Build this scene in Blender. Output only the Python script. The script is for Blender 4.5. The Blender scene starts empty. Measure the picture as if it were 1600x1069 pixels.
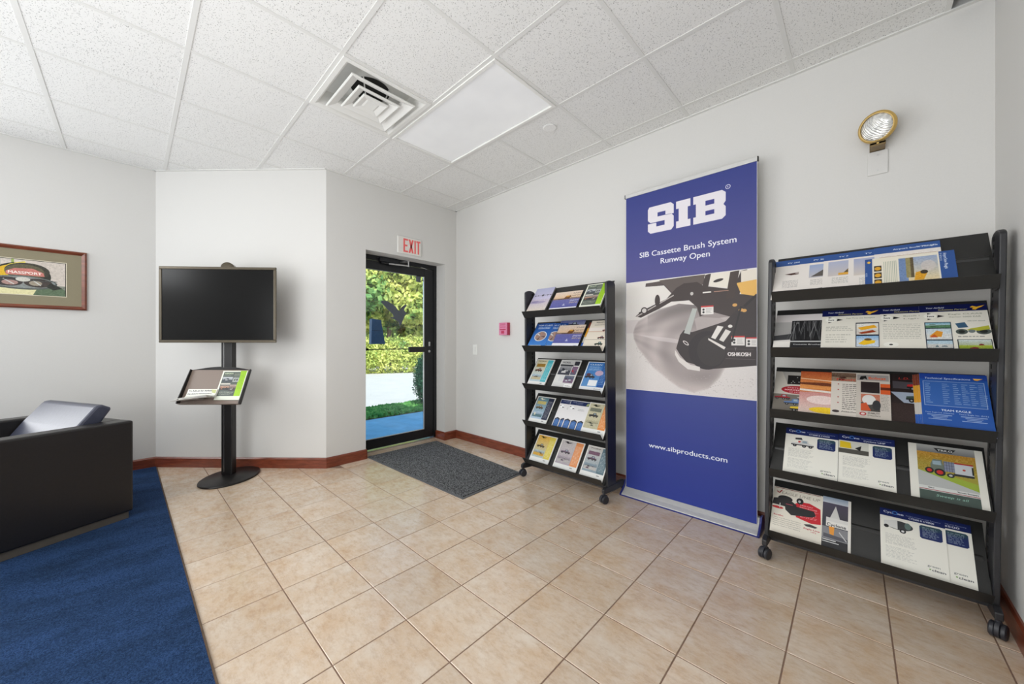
import bpy, bmesh, math, random
import numpy as np
from mathutils import Vector, Matrix
random.seed(7); RNG = np.random.default_rng(7)
R = math.radians
scene = bpy.context.scene
COL = scene.collection

# ------------------------------------------------------------------ camera
YAW = 46.34
cam_d = bpy.data.cameras.new('camera'); cam = bpy.data.objects.new('camera', cam_d); COL.objects.link(cam)
cam.location = (0, 0, 1.19); cam.rotation_euler = (R(90), 0, R(-YAW))
cam_d.sensor_fit = 'HORIZONTAL'; cam_d.sensor_width = 36.0; cam_d.lens = 568.7 / 1600 * 36
cam_d.shift_x = -1.0 / 1600; cam_d.shift_y = 1.1 / 1600; cam_d.clip_start = 0.02; cam_d.clip_end = 300
scene.camera = cam
# ------------------------------------------------------------------ exposure, world, sun, big lights
scene.view_settings.view_transform = 'Standard'; scene.view_settings.look = 'None'
scene.view_settings.exposure = 0.10; scene.view_settings.gamma = 1.0
scene.view_settings.use_curve_mapping = False
world = bpy.data.worlds.new('world'); scene.world = world; world.use_nodes = True
wn = world.node_tree; wn.nodes.clear()
wo = wn.nodes.new('ShaderNodeOutputWorld'); wb = wn.nodes.new('ShaderNodeBackground'); sk = wn.nodes.new('ShaderNodeTexSky')
sk.sky_type = 'NISHITA'; sk.sun_disc = False; sk.sun_elevation = R(54); sk.sun_rotation = R(200); sk.air_density = 1.0; sk.dust_density = 1.0
wb.inputs['Strength'].default_value = 0.36
wn.links.new(sk.outputs[0], wb.inputs[0]); wn.links.new(wb.outputs[0], wo.inputs[0])

def lamp(name, kind, loc, energy, color=(1, 1, 1), size=None, aim=None, angle=None):
    d = bpy.data.lights.new(name, kind); o = bpy.data.objects.new(name, d); COL.objects.link(o)
    o.location = loc; d.energy = energy; d.color = color
    if size: d.shape = 'RECTANGLE'; d.size, d.size_y = size
    if angle is not None: d.angle = angle
    if aim: o.rotation_euler = Vector(aim).to_track_quat('-Z', 'Y').to_euler()
    return o
lamp('sun', 'SUN', (0, -5, 12), 6.0, (1.0, 0.96, 0.88), aim=(0.24, 0.55, -0.80), angle=R(0.6))
lamp('rear_window_light', 'AREA', (-2.95, 1.0, 1.45), 72, (0.96, 0.985, 1.0), size=(2.7, 2.2), aim=(1, 0.12, 0.16))
lamp('rear_left_window_light', 'AREA', (-2.95, 4.2, 2.42), 16, (0.96, 0.98, 1.0), size=(1.0, 0.7), aim=(1, -0.1, 0.0))
lamp('ceiling_fixture_light', 'AREA', (-1.0, 1.5, 2.80), 22, (1.0, 0.985, 0.96), size=(2.4, 3.0), aim=(0, 0, -1))
lamp('added_uplight', 'AREA', (-0.7, 1.5, 0.9), 34, (1.0, 0.995, 0.98), size=(2.2, 2.6), aim=(0.35, 0.1, 1))  # added upward fill to brighten the ceiling; no lamp stands here
lamp('left_window_light', 'AREA', (-1.9, 4.7, 1.5), 48, (0.96, 0.98, 1.0), size=(1.8, 1.5), aim=(0.25, -1, 0.05))

# ------------------------------------------------------------------ materials
def lin(c): return tuple((v / 255 / 12.92) if v / 255 <= 0.04045 else ((v / 255 + 0.055) / 1.055) ** 2.4 for v in c) + (1,)
def newmat(name):
    m = bpy.data.materials.new(name); m.use_nodes = True; n = m.node_tree; n.nodes.clear()
    o = n.nodes.new('ShaderNodeOutputMaterial'); b = n.nodes.new('ShaderNodeBsdfPrincipled'); n.links.new(b.outputs[0], o.inputs[0])
    return m, n, b
def ramp(n, fac, stops):
    r = n.nodes.new('ShaderNodeValToRGB'); e = r.color_ramp.elements
    while len(e) < len(stops): e.new(0.5)
    for i, (p, c) in enumerate(stops): e[i].position = p; e[i].color = c
    n.links.new(fac, r.inputs[0]); return r
def noise(n, scale, detail=3, rough=0.5, vec=None, sc=None):
    t = n.nodes.new('ShaderNodeTexNoise'); t.inputs['Scale'].default_value = scale; t.inputs['Detail'].default_value = detail
    t.inputs['Roughness'].default_value = rough
    if vec is not None:
        if sc:
            mp = n.nodes.new('ShaderNodeMapping'); mp.inputs['Scale'].default_value = sc; n.links.new(vec, mp.inputs[0]); vec = mp.outputs[0]
        n.links.new(vec, t.inputs['Vector'])
    return t
def wpos(n): return n.nodes.new('ShaderNodeNewGeometry').outputs['Position']
def bump(n, b, h, strength=0.2, dist=0.002):
    k = n.nodes.new('ShaderNodeBump'); k.inputs['Strength'].default_value = strength; k.inputs['Distance'].default_value = dist
    n.links.new(h, k.inputs['Height']); n.links.new(k.outputs[0], b.inputs['Normal'])
def plain(name, rgb, rough=0.5, metal=0.0, var=0.06, scale=30, bmp=0.05, spec=0.5, bd=0.001):
    m, n, b = newmat(name); c = lin(rgb); t = noise(n, scale, 4, 0.5, wpos(n))
    lo = tuple(v * (1 - var) for v in c[:3]) + (1,); hi = tuple(min(1, v * (1 + var)) for v in c[:3]) + (1,)
    r = ramp(n, t.outputs[0], [(0.3, lo), (0.7, hi)]); n.links.new(r.outputs[0], b.inputs['Base Color'])
    b.inputs['Roughness'].default_value = rough; b.inputs['Metallic'].default_value = metal; b.inputs['Specular IOR Level'].default_value = spec
    if bmp: bump(n, b, t.outputs[0], bmp, bd)
    return m
M = {}
M['wall'] = plain('wall_paint', (214, 213, 210), 0.72, var=0.012, scale=180, bmp=0.12, spec=0.2, bd=0.0006)
M['white'] = plain('white_enamel', (232, 232, 228), 0.45, var=0.01)
M['lens'] = plain('prismatic_lens', (236, 236, 236), 0.35, var=0.015, scale=3, bmp=0.3, bd=0.02)
M['black'] = plain('black_metal', (24, 22, 22), 0.38, var=0.1, scale=300, bmp=0.08)
M['tray'] = plain('charcoal_sheet_steel', (33, 33, 32), 0.4, var=0.08, scale=400, bmp=0.06)
M['post'] = plain('dark_grey_post', (38, 38, 41), 0.42, var=0.08, scale=400, bmp=0.06)
M['hole'] = plain('slot_black', (10, 10, 10), 0.8)
M['rubber'] = plain('caster_rubber', (44, 45, 51), 0.42, var=0.1)
M['doorm'] = plain('dark_anodised_frame', (30, 31, 34), 0.35, metal=0.3, var=0.08, scale=60)
M['chrome'] = plain('brushed_steel', (190, 190, 190), 0.25, metal=0.9)
M['silver'] = plain('satin_silver', (206, 206, 204), 0.38, metal=0.35, var=0.03)
M['bannerblue'] = plain('blue_plastic', (38, 46, 120), 0.4)
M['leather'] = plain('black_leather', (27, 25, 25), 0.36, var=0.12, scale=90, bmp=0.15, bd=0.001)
M['leatherc'] = plain('sheen_tinted_leather', (60, 63, 78), 0.33, var=0.1, scale=60, bmp=0.2, bd=0.002)  # black leather with bluish window sheen put into the base colour
M['plinth'] = plain('grey_brown_plinth', (84, 78, 70), 0.5)
M['tvbez'] = plain('bronze_black_bezel', (84, 76, 62), 0.3, metal=0.4, var=0.05)
M['screen'] = plain('lcd_glass', (6, 6, 6), 0.2, var=0.05, bmp=0, spec=0.22)
M['taupe'] = plain('lit_tray_enamel', (128, 113, 103), 0.45, var=0.03, scale=200)  # brown-grey of the lit tray inside put into the base colour
M['brass'] = plain('yellowed_ring', (190, 158, 88), 0.4, metal=0.2, var=0.06)
M['bronze'] = plain('bronze_bracket', (120, 98, 58), 0.45)
M['red'] = plain('fire_red', (186, 44, 84), 0.4, var=0.04)
M['pink'] = plain('fire_pink_face', (214, 132, 165), 0.4, var=0.08, scale=120)
M['exitred'] = plain('exit_letters', (236, 104, 104), 0.5, var=0.03)
M['exitface'] = plain('exit_face', (226, 222, 216), 0.4, var=0.02)
M['dark'] = plain('duct_dark', (24, 24, 22), 0.8)
M['grout'] = plain('grout', (136, 110, 94), 0.8, var=0.12, scale=60)
M['grid'] = plain('ceiling_rail_enamel', (224, 224, 221), 0.5, var=0.01)
M['paper'] = plain('paper_white', (232, 230, 224), 0.6, var=0.02)
M['pagegrey'] = plain('page_edges', (120, 120, 118), 0.7, var=0.2, scale=900)
M['mat_edge'] = plain('mat_rubber_edge', (96, 98, 100), 0.6)
M['matboard'] = plain('olive_mat_board', (140, 132, 108), 0.8, var=0.03, scale=200)
M['bevelw'] = plain('mat_bevel', (214, 206, 184), 0.6)
M['decal'] = plain('slate_decal', (98, 102, 124), 0.6)
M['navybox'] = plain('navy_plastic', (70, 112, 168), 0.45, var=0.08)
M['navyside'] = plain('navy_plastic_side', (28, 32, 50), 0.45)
M['concrete'] = plain('pale_concrete', (176, 174, 168), 0.9, var=0.05, scale=3)
M['walk'] = plain('shade_blue_sidewalk', (122, 182, 206), 0.85, var=0.12, scale=5)  # blue of skylit shade put into the concrete's base colour
M['bark'] = plain('bark', (92, 74, 58), 0.9, var=0.2)
M['soil'] = plain('soil', (84, 66, 50), 0.95, var=0.2)
M['switch'] = plain('switch_plate', (236, 236, 232), 0.35, var=0.01)
M['roofm'] = plain('roof_felt', (90, 90, 90), 0.9)

def floor_tile_mat():
    m, n, b = newmat('ceramic_tile'); p = wpos(n); oi = n.nodes.new('ShaderNodeObjectInfo')
    off = n.nodes.new('ShaderNodeVectorMath'); off.operation = 'ADD'
    mul = n.nodes.new('ShaderNodeVectorMath'); mul.operation = 'SCALE'; mul.inputs['Scale'].default_value = 40.0
    cmb = n.nodes.new('ShaderNodeCombineXYZ'); n.links.new(oi.outputs['Random'], cmb.inputs[0]); n.links.new(oi.outputs['Random'], cmb.inputs[2])
    n.links.new(cmb.outputs[0], mul.inputs[0]); n.links.new(p, off.inputs[0]); n.links.new(mul.outputs[0], off.inputs[1]); v = off.outputs[0]
    t1 = noise(n, 7.5, 8, 0.72, v, (1.0, .8, 1)); t2 = noise(n, 42, 7, 0.75, v, (1, 0.42, 1))
    r1 = ramp(n, t1.outputs[0], [(0.25, lin((204, 172, 138))), (0.42, lin((212, 188, 162))), (0.58, lin((219, 202, 183))), (0.78, lin((227, 216, 203)))])
    r2 = ramp(n, t2.outputs[0], [(0.24, lin((160, 116, 84))), (0.38, lin((216, 196, 176))), (0.54, (1, 1, 1, 1))])
    mx = n.nodes.new('ShaderNodeMix'); mx.data_type = 'RGBA'; mx.blend_type = 'MULTIPLY'; mx.inputs[0].default_value = 0.36
    n.links.new(r1.outputs[0], mx.inputs[6]); n.links.new(r2.outputs[0], mx.inputs[7])
    hv = n.nodes.new('ShaderNodeHueSaturation'); mr = n.nodes.new('ShaderNodeMapRange'); mr.inputs[3].default_value = 0.93; mr.inputs[4].default_value = 1.06
    n.links.new(oi.outputs['Random'], mr.inputs[0]); n.links.new(mr.outputs[0], hv.inputs['Value']); n.links.new(mx.outputs[2], hv.inputs['Color'])
    n.links.new(hv.outputs[0], b.inputs['Base Color']); b.inputs['Roughness'].default_value = 0.27
    rr = ramp(n, t2.outputs[0], [(0.3, (0.27,) * 3 + (1,)), (0.7, (0.17,) * 3 + (1,))]); n.links.new(rr.outputs[0], b.inputs['Roughness'])
    b.inputs['Specular IOR Level'].default_value = 1.0; bump(n, b, t2.outputs[0], 0.08, 0.001); return m
M['ftile'] = floor_tile_mat()
def ceil_tile_mat():
    m, n, b = newmat('fissured_mineral_tile'); p = wpos(n)
    a = noise(n, 230, 2, 0.5, p, (1.0, 0.55, 1)); ms = noise(n, 45, 2, 0.6, p)
    h1 = ramp(n, a.outputs[0], [(0.335, (0, 0, 0, 1)), (0.37, (1, 1, 1, 1))])
    v = n.nodes.new('ShaderNodeTexVoronoi'); v.inputs['Scale'].default_value = 70; n.links.new(p, v.inputs['Vector'])
    h2 = ramp(n, v.outputs['Distance'], [(0.13, (0, 0, 0, 1)), (0.19, (1, 1, 1, 1))])
    mn = n.nodes.new('ShaderNodeMath'); mn.operation = 'MINIMUM'; n.links.new(h1.outputs[0], mn.inputs[0]); n.links.new(h2.outputs[0], mn.inputs[1])
    g = ramp(n, ms.outputs[0], [(0.35, (0, 0, 0, 1)), (0.6, (1, 1, 1, 1))])
    ad = n.nodes.new('ShaderNodeMath'); ad.operation = 'MULTIPLY_ADD'; ad.inputs[1].default_value = 0.25; ad.use_clamp = True
    n.links.new(g.outputs[0], ad.inputs[0]); n.links.new(mn.outputs[0], ad.inputs[2])
    r = ramp(n, ad.outputs[0], [(0.0, lin((138, 138, 136))), (0.85, lin((235, 235, 233)))])
    n.links.new(r.outputs[0], b.inputs['Base Color']); b.inputs['Roughness'].default_value = 0.85; b.inputs['Specular IOR Level'].default_value = 0.15
    bump(n, b, ad.outputs[0], 0.35, 0.002); return m
M['ctile'] = ceil_tile_mat()
def wood_mat(name, c1, c2, rough=0.28):
    m, n, b = newmat(name); p = wpos(n)
    t = noise(n, 9, 6, 0.65, p, (1, 1, 7)); t2 = noise(n, 60, 3, 0.5, p, (1, 1, 3))
    r = ramp(n, t.outputs[0], [(0.32, lin(c1)), (0.68, lin(c2))]); n.links.new(r.outputs[0], b.inputs['Base Color'])
    b.inputs['Roughness'].default_value = rough; bump(n, b, t2.outputs[0], 0.1, 0.001); return m
M['base'] = wood_mat('stained_baseboard', (98, 46, 30), (136, 70, 48))
M['frame'] = wood_mat('mahogany_frame', (96, 48, 32), (134, 72, 48), 0.32)
def carpet_mat():
    m, n, b = newmat('blue_cut_pile'); p = wpos(n)
    t = noise(n, 210, 3, 0.8, p); u = noise(n, 2.6, 7, 0.68, p, (1, 2.2, 1))
    r = ramp(n, t.outputs[0], [(0.34, lin((20, 36, 66))), (0.66, lin((60, 92, 140)))])
    r2 = ramp(n, u.outputs[0], [(0.36, (0.66, 0.64, 0.60, 1)), (0.60, (1.0, 1.0, 1.0, 1))])
    mx = n.nodes.new('ShaderNodeMix'); mx.data_type = 'RGBA'; mx.blend_type = 'MULTIPLY'; mx.inputs[0].default_value = 1
    n.links.new(r.outputs[0], mx.inputs[6]); n.links.new(r2.outputs[0], mx.inputs[7]); n.links.new(mx.outputs[2], b.inputs['Base Color'])
    b.inputs['Roughness'].default_value = 0.95; b.inputs['Specular IOR Level'].default_value = 0.1
    bump(n, b, t.outputs[0], 0.9, 0.006); return m
M['carpet'] = carpet_mat()
def speck_mat(name, c1, c2, scale, rough=0.95):
    m, n, b = newmat(name); p = wpos(n); t = noise(n, scale, 3, 0.8, p)
    r = ramp(n, t.outputs[0], [(0.42, lin(c1)), (0.66, lin(c2))]); n.links.new(r.outputs[0], b.inputs['Base Color'])
    b.inputs['Roughness'].default_value = rough; b.inputs['Specular IOR Level'].default_value = 0.15; bump(n, b, t.outputs[0], 0.8, 0.004); return m
M['mat'] = speck_mat('looped_entry_mat', (18, 19, 20), (160, 162, 164), 135)
def leaf_mat(name, cols, scale=1.2):
    m, n, b = newmat(name); p = wpos(n); t = noise(n, scale, 5, 0.75, p)
    r = ramp(n, t.outputs[0], [(0.34, lin(cols[0])), (0.5, lin(cols[1])), (0.66, lin(cols[2]))]); n.links.new(r.outputs[0], b.inputs['Base Color'])
    b.inputs['Roughness'].default_value = 0.6; b.inputs['Specular IOR Level'].default_value = 0.2
    tr = n.nodes.new('ShaderNodeBsdfTranslucent'); ms = n.nodes.new('ShaderNodeMixShader'); ms.inputs[0].default_value = 0.35
    n.links.new(r.outputs[0], tr.inputs[0]); n.links.new(b.outputs[0], ms.inputs[1]); n.links.new(tr.outputs[0], ms.inputs[2])
    n.links.new(ms.outputs[0], n.nodes['Material Output'].inputs[0]); return m
M['leafy'] = leaf_mat('yellow_green_leaves', [(104, 146, 74), (198, 204, 110), (244, 236, 158)])
M['leafg'] = leaf_mat('green_leaves', [(70, 124, 76), (126, 164, 92), (204, 210, 122)])
M['leafd'] = leaf_mat('evergreen_leaves', [(18, 62, 46), (34, 90, 62), (58, 116, 80)], 6)
M['grass'] = leaf_mat('grass_blades', [(84, 150, 78), (112, 178, 98), (156, 206, 124)], 8)
def glass_mat():
    m, n, b = newmat('door_glass'); n.nodes.remove(b)
    tr = n.nodes.new('ShaderNodeBsdfTransparent'); tr.inputs[0].default_value = (0.93, 0.965, 0.96, 1)
    gl = n.nodes.new('ShaderNodeBsdfGlossy'); gl.inputs['Roughness'].default_value = 0.0
    fr = n.nodes.new('ShaderNodeFresnel'); fr.inputs[0].default_value = 1.45; ms = n.nodes.new('ShaderNodeMixShader')
    n.links.new(fr.outputs[0], ms.inputs[0]); n.links.new(tr.outputs[0], ms.inputs[1]); n.links.new(gl.outputs[0], ms.inputs[2])
    n.links.new(ms.outputs[0], n.nodes['Material Output'].inputs[0]); return m
M['glass'] = glass_mat()
def lamp_glass():
    m, n, b = newmat('ribbed_lamp_glass'); p = wpos(n)
    w = n.nodes.new('ShaderNodeTexWave'); w.inputs['Scale'].default_value = 60; w.inputs['Distortion'].default_value = 0.6; n.links.new(p, w.inputs['Vector'])
    t = noise(n, 30, 3, 0.6, p)
    r = ramp(n, t.outputs[0], [(0.35, lin((196, 198, 196))), (0.6, lin((246, 246, 242)))]); n.links.new(r.outputs[0], b.inputs['Base Color'])
    b.inputs['Roughness'].default_value = 0.12; b.inputs['Metallic'].default_value = 0.35; bump(n, b, w.outputs[0], 0.6, 0.003); return m
M['lampglass'] = lamp_glass()

# ------------------------------------------------------------------ mesh builder
class MB:
    def __init__(s): s.v = []; s.f = []; s.m = []
    def add(s, vs, fs, mi=0):
        k = len(s.v); s.v += [tuple(v) for v in vs]; s.f += [tuple(i + k for i in f) for f in fs]; s.m += [mi] * len(fs); return s
    def box(s, x0, x1, y0, y1, z0, z1, mi=0):
        v = [(x, y, z) for z in (z0, z1) for y in (y0, y1) for x in (x0, x1)]
        return s.add(v, [(0, 2, 3, 1), (4, 5, 7, 6), (0, 1, 5, 4), (2, 6, 7, 3), (0, 4, 6, 2), (1, 3, 7, 5)], mi)
    def prism(s, pts, a, b, axis='y', mi=0):
        # pts: profile in the two other axes, extruded along axis from a to b
        def mk(p, t): return {'y': (p[0], t, p[1]), 'x': (t, p[0], p[1]), 'z': (p[0], p[1], t)}[axis]
        n = len(pts); v = [mk(p, a) for p in pts] + [mk(p, b) for p in pts]
        return s.add(v, [tuple(range(n))[::-1], tuple(range(n, 2 * n))] + [(i, (i + 1) % n, n + (i + 1) % n, n + i) for i in range(n)], mi)
    def tube(s, p, q, r0, r1=None, n=14, mi=0):
        r1 = r0 if r1 is None else r1; p = Vector(p); q = Vector(q); d = (q - p).normalized()
        a = d.orthogonal().normalized(); b = d.cross(a)
        v = [p + (a * math.cos(t) + b * math.sin(t)) * r0 for t in [2 * math.pi * i / n for i in range(n)]]
        v += [q + (a * math.cos(t) + b * math.sin(t)) * r1 for t in [2 * math.pi * i / n for i in range(n)]]
        return s.add(v, [tuple(range(n))[::-1], tuple(range(n, 2 * n))] + [(i, (i + 1) % n, n + (i + 1) % n, n + i) for i in range(n)], mi)
    def lathe(s, prof, c=(0, 0, 0), axis=(0, 0, 1), n=28, mi=0, sx=1, sy=1):
        d = Vector(axis).normalized(); a = d.orthogonal().normalized() if abs(d.z) < 0.999 else Vector((1, 0, 0)); b = d.cross(a); c = Vector(c)
        v = [c + d * h + (a * math.cos(t) * sx + b * math.sin(t) * sy) * r for r, h in prof for t in [2 * math.pi * i / n for i in range(n)]]
        f = [(j * n + i, j * n + (i + 1) % n, (j + 1) * n + (i + 1) % n, (j + 1) * n + i) for j in range(len(prof) - 1) for i in range(n)]
        f += [tuple(range(n))[::-1], tuple(range((len(prof) - 1) * n, len(prof) * n))]
        return s.add(v, f, mi)
    def build(s, name, mats, parent=None, smooth=False, bevel=0, shear=None, kind=None, loc=None):
        me = bpy.data.meshes.new(name)
        v = s.v if shear is None else [(x, y + shear * z, z) for x, y, z in s.v]
        me.from_pydata(v, [], s.f)
        for m in (mats if isinstance(mats, (list, tuple)) else [mats]): me.materials.append(M[m] if isinstance(m, str) else m)
        me.polygons.foreach_set('material_index', s.m)
        if smooth: me.polygons.foreach_set('use_smooth', [True] * len(s.f))
        bm = bmesh.new(); bm.from_mesh(me); bmesh.ops.recalc_face_normals(bm, faces=bm.faces); bm.to_mesh(me); bm.free()
        me.update(); o = bpy.data.objects.new(name, me); COL.objects.link(o)
        if parent: o.parent = parent
        if loc: o.location = loc
        if bevel:
            b = o.modifiers.new('bevel', 'BEVEL'); b.width = bevel; b.segments = 2; b.limit_method = 'ANGLE'; b.angle_limit = R(40)
        if smooth:
            try: me.set_sharp_from_angle(angle=R(38))
            except Exception: pass
        if kind: o['kind'] = kind
        return o
def tag(o, label, cat, group=None):
    o['label'] = label; o['category'] = cat
    if group: o['group'] = group
    return o
def thing(name, label, cat, loc=(0, 0, 0), rz=0, group=None):
    o = bpy.data.objects.new(name, None); COL.objects.link(o); o.location = loc; o.rotation_euler = (0, 0, rz); o.empty_display_size = 0.1
    return tag(o, label, cat, group)

# ------------------------------------------------------------------ flat print: a small canvas that lettering and cover pictures are drawn on
_txt = {}
def text_tris(s):
    if s in _txt: return _txt[s]
    cu = bpy.data.curves.new('t', 'FONT'); cu.body = s; cu.size = 1.0; cu.resolution_u = 3
    o = bpy.data.objects.new('t', cu); COL.objects.link(o); bpy.context.view_layer.update()
    dg = bpy.context.evaluated_depsgraph_get(); oe = o.evaluated_get(dg); me = oe.to_mesh(); me.calc_loop_triangles()
    v = np.array([p.co[:2] for p in me.vertices]) if len(me.vertices) else np.zeros((0, 2))
    t = np.array([l.vertices[:] for l in me.loop_triangles], dtype=int).reshape(-1, 3)
    oe.to_mesh_clear(); COL.objects.unlink(o); bpy.data.objects.remove(o); bpy.data.curves.remove(cu)
    _txt[s] = (v, t); return v, t
class Canvas:
    def __init__(s, w, h, bg=(255, 255, 255)):
        s.w, s.h = w, h; s.a = np.empty((h, w, 3)); s.a[:] = bg          # units: x 0..1, y 0..h/w (down)
    def _pts(s, pts): return np.array(pts, float) * s.w
    def poly(s, pts, col, alpha=1.0):
        p = s._pts(pts); x0, y0 = np.maximum(np.floor(p.min(0)).astype(int), 0); x1, y1 = np.minimum(np.ceil(p.max(0)).astype(int) + 1, (s.w, s.h))
        if x1 <= x0 or y1 <= y0: return s
        SS = 2; xs = x0 + (np.arange((x1 - x0) * SS) + 0.5) / SS; ys = y0 + (np.arange((y1 - y0) * SS) + 0.5) / SS
        X, Y = np.meshgrid(xs, ys); ins = np.zeros(X.shape, bool); n = len(p)
        for i in range(n):
            xa, ya = p[i]; xb, yb = p[(i + 1) % n]
            if ya == yb: continue
            c = ((ya > Y) != (yb > Y)) & (X < (xb - xa) * (Y - ya) / (yb - ya) + xa); ins ^= c
        if callable(col): X2, Y2 = np.meshgrid((np.arange(x0, x1) + .5) / s.w, (np.arange(y0, y1) + .5) / s.w); col = col(X2, Y2)
        s._blend(ins.reshape(y1 - y0, SS, x1 - x0, SS).mean((1, 3)) * alpha, x0, y0, x1, y1, col); return s
    def _blend(s, m, x0, y0, x1, y1, col):
        m = m[..., None]; col = np.asarray(col, float); s.a[y0:y1, x0:x1] = s.a[y0:y1, x0:x1] * (1 - m) + col * m
    def rect(s, x0, y0, x1, y1, col, alpha=1.0, col2=None):
        X0, Y0, X1, Y1 = [int(round(v * s.w)) for v in (x0, y0, x1, y1)]; X0 = max(X0, 0); Y0 = max(Y0, 0); X1 = min(X1, s.w); Y1 = min(Y1, s.h)
        if X1 <= X0 or Y1 <= Y0: return s
        c = np.asarray(col, float)[None, None]
        if col2 is not None: t = np.linspace(0, 1, Y1 - Y0)[:, None, None]; c = c * (1 - t) + np.asarray(col2, float) * t
        s.a[Y0:Y1, X0:X1] = s.a[Y0:Y1, X0:X1] * (1 - alpha) + c * alpha; return s
    def ell(s, cx, cy, rx, ry, col, alpha=1.0, rot=0):
        t = np.linspace(0, 2 * math.pi, 40)[:-1]; a = R(rot)
        x = rx * np.cos(t); y = ry * np.sin(t)
        return s.poly(np.stack([cx + x * math.cos(a) - y * math.sin(a), cy + x * math.sin(a) + y * math.cos(a)], 1), col, alpha)
    def line(s, x0, y0, x1, y1, wd, col, alpha=1.0):
        d = math.hypot(x1 - x0, y1 - y0) or 1; nx, ny = -(y1 - y0) / d * wd / 2, (x1 - x0) / d * wd / 2
        return s.poly([(x0 + nx, y0 + ny), (x1 + nx, y1 + ny), (x1 - nx, y1 - ny), (x0 - nx, y0 - ny)], col, alpha)
    def grain(s, x0, y0, x1, y1, amp, cell=0.02):
        X0, Y0, X1, Y1 = [int(round(v * s.w)) for v in (x0, y0, x1, y1)]; X1 = min(X1, s.w); Y1 = min(Y1, s.h); k = max(1, int(cell * s.w))
        g = RNG.normal(0, 1, ((Y1 - Y0) // k + 2, (X1 - X0) // k + 2)); g = np.kron(g, np.ones((k, k)))[:Y1 - Y0, :X1 - X0]
        s.a[Y0:Y1, X0:X1] += g[..., None] * amp; return s
    def text(s, t, x, y, h, col, align='l', width=None, italic=0.0, bold=0, alpha=1.0, rot=0, rise=0):
        # x,y = baseline start; h = cap height
        v, tr = text_tris(t)
        if not len(v): return s
        sc = h / 0.73; p = v * sc; wd = p[:, 0].max() - p[:, 0].min(); sx = 1.0
        if width: sx = width / wd; wd = width
        p = np.stack([(p[:, 0] - p[:, 0].min()) * sx + p[:, 1] * italic, -p[:, 1]], 1)
        p[:, 1] -= p[:, 0] * rise
        if align == 'c': p[:, 0] -= wd / 2
        if align == 'r': p[:, 0] -= wd
        if rot: a = R(rot); p = np.stack([p[:, 0] * math.cos(a) - p[:, 1] * math.sin(a), p[:, 0] * math.sin(a) + p[:, 1] * math.cos(a)], 1)
        p = (p + (x, y)) * s.w
        if bold: offs = [(0, 0), (bold * s.w, 0), (bold * s.w / 2, bold * s.w / 2)]
        else: offs = [(0, 0)]
        q0 = np.floor(p.min(0)).astype(int) - 2; q1 = np.ceil(p.max(0)).astype(int) + 3; x0, y0 = np.maximum(q0, 0); x1, y1 = np.minimum(q1, (s.w, s.h))
        if x1 <= x0 or y1 <= y0: return s
        SS = 3; m = np.zeros(((y1 - y0) * SS, (x1 - x0) * SS), bool)
        for ox, oy in offs:
            P = (p + (ox, oy) - (x0, y0)) * SS
            for a, b, c in tr:
                A, B, C = P[a], P[b], P[c]
                bx0 = max(int(min(A[0], B[0], C[0])), 0); bx1 = min(int(max(A[0], B[0], C[0])) + 2, m.shape[1])
                by0 = max(int(min(A[1], B[1], C[1])), 0); by1 = min(int(max(A[1], B[1], C[1])) + 2, m.shape[0])
                if bx1 <= bx0 or by1 <= by0: continue
                X = np.arange(bx0, bx1)[None] + 0.5; Y = np.arange(by0, by1)[:, None] + 0.5
                e0 = (B[0] - A[0]) * (Y - A[1]) - (B[1] - A[1]) * (X - A[0]); e1 = (C[0] - B[0]) * (Y - B[1]) - (C[1] - B[1]) * (X - B[0]); e2 = (A[0] - C[0]) * (Y - C[1]) - (A[1] - C[1]) * (X - C[0])
                m[by0:by1, bx0:bx1] |= ((e0 >= 0) & (e1 >= 0) & (e2 >= 0)) | ((e0 <= 0) & (e1 <= 0) & (e2 <= 0))
        s._blend(m.reshape(y1 - y0, SS, x1 - x0, SS).mean((1, 3)) * alpha, x0, y0, x1, y1, col); return s
    def lines(s, x0, y0, x1, y1, n, col=(140, 140, 138), alpha=0.75, th=0.45, ragged=0.25):
        dy = (y1 - y0) / n
        for i in range(n):
            x = x0; xe = x1 - (random.random() * ragged * (x1 - x0)); y = y0 + i * dy
            while x < xe:
                w = random.uniform(0.02, 0.08); s.rect(x, y, min(x + w, xe), y + dy * th, col, alpha * random.uniform(0.6, 1)); x += w + 0.014
        return s
    def photo(s, x0, y0, x1, y1, cols, blobs=0, bcols=((30, 30, 30),), horizon=0.5, amp=8):
        ym = y0 + (y1 - y0) * horizon; s.rect(x0, y0, x1, ym, cols[0], 1, cols[1]); s.rect(x0, ym, x1, y1, cols[2], 1, cols[3 if len(cols) > 3 else 2])
        w, h = x1 - x0, y1 - y0
        for i in range(blobs):
            cx = random.uniform(x0 + .2 * w, x1 - .2 * w); cy = random.uniform(y0 + .3 * h, y1 - .2 * h); rx = random.uniform(.05, .16) * w; ry = random.uniform(.04, .12) * h
            s.poly([(cx - rx, cy + ry), (cx - rx * .8, cy - ry * .4), (cx - rx * .1, cy - ry), (cx + rx * .7, cy - ry * .6), (cx + rx, cy + ry)], random.choice(bcols))
        return s.grain(x0, y0, x1, y1, amp, 0.018)
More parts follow.
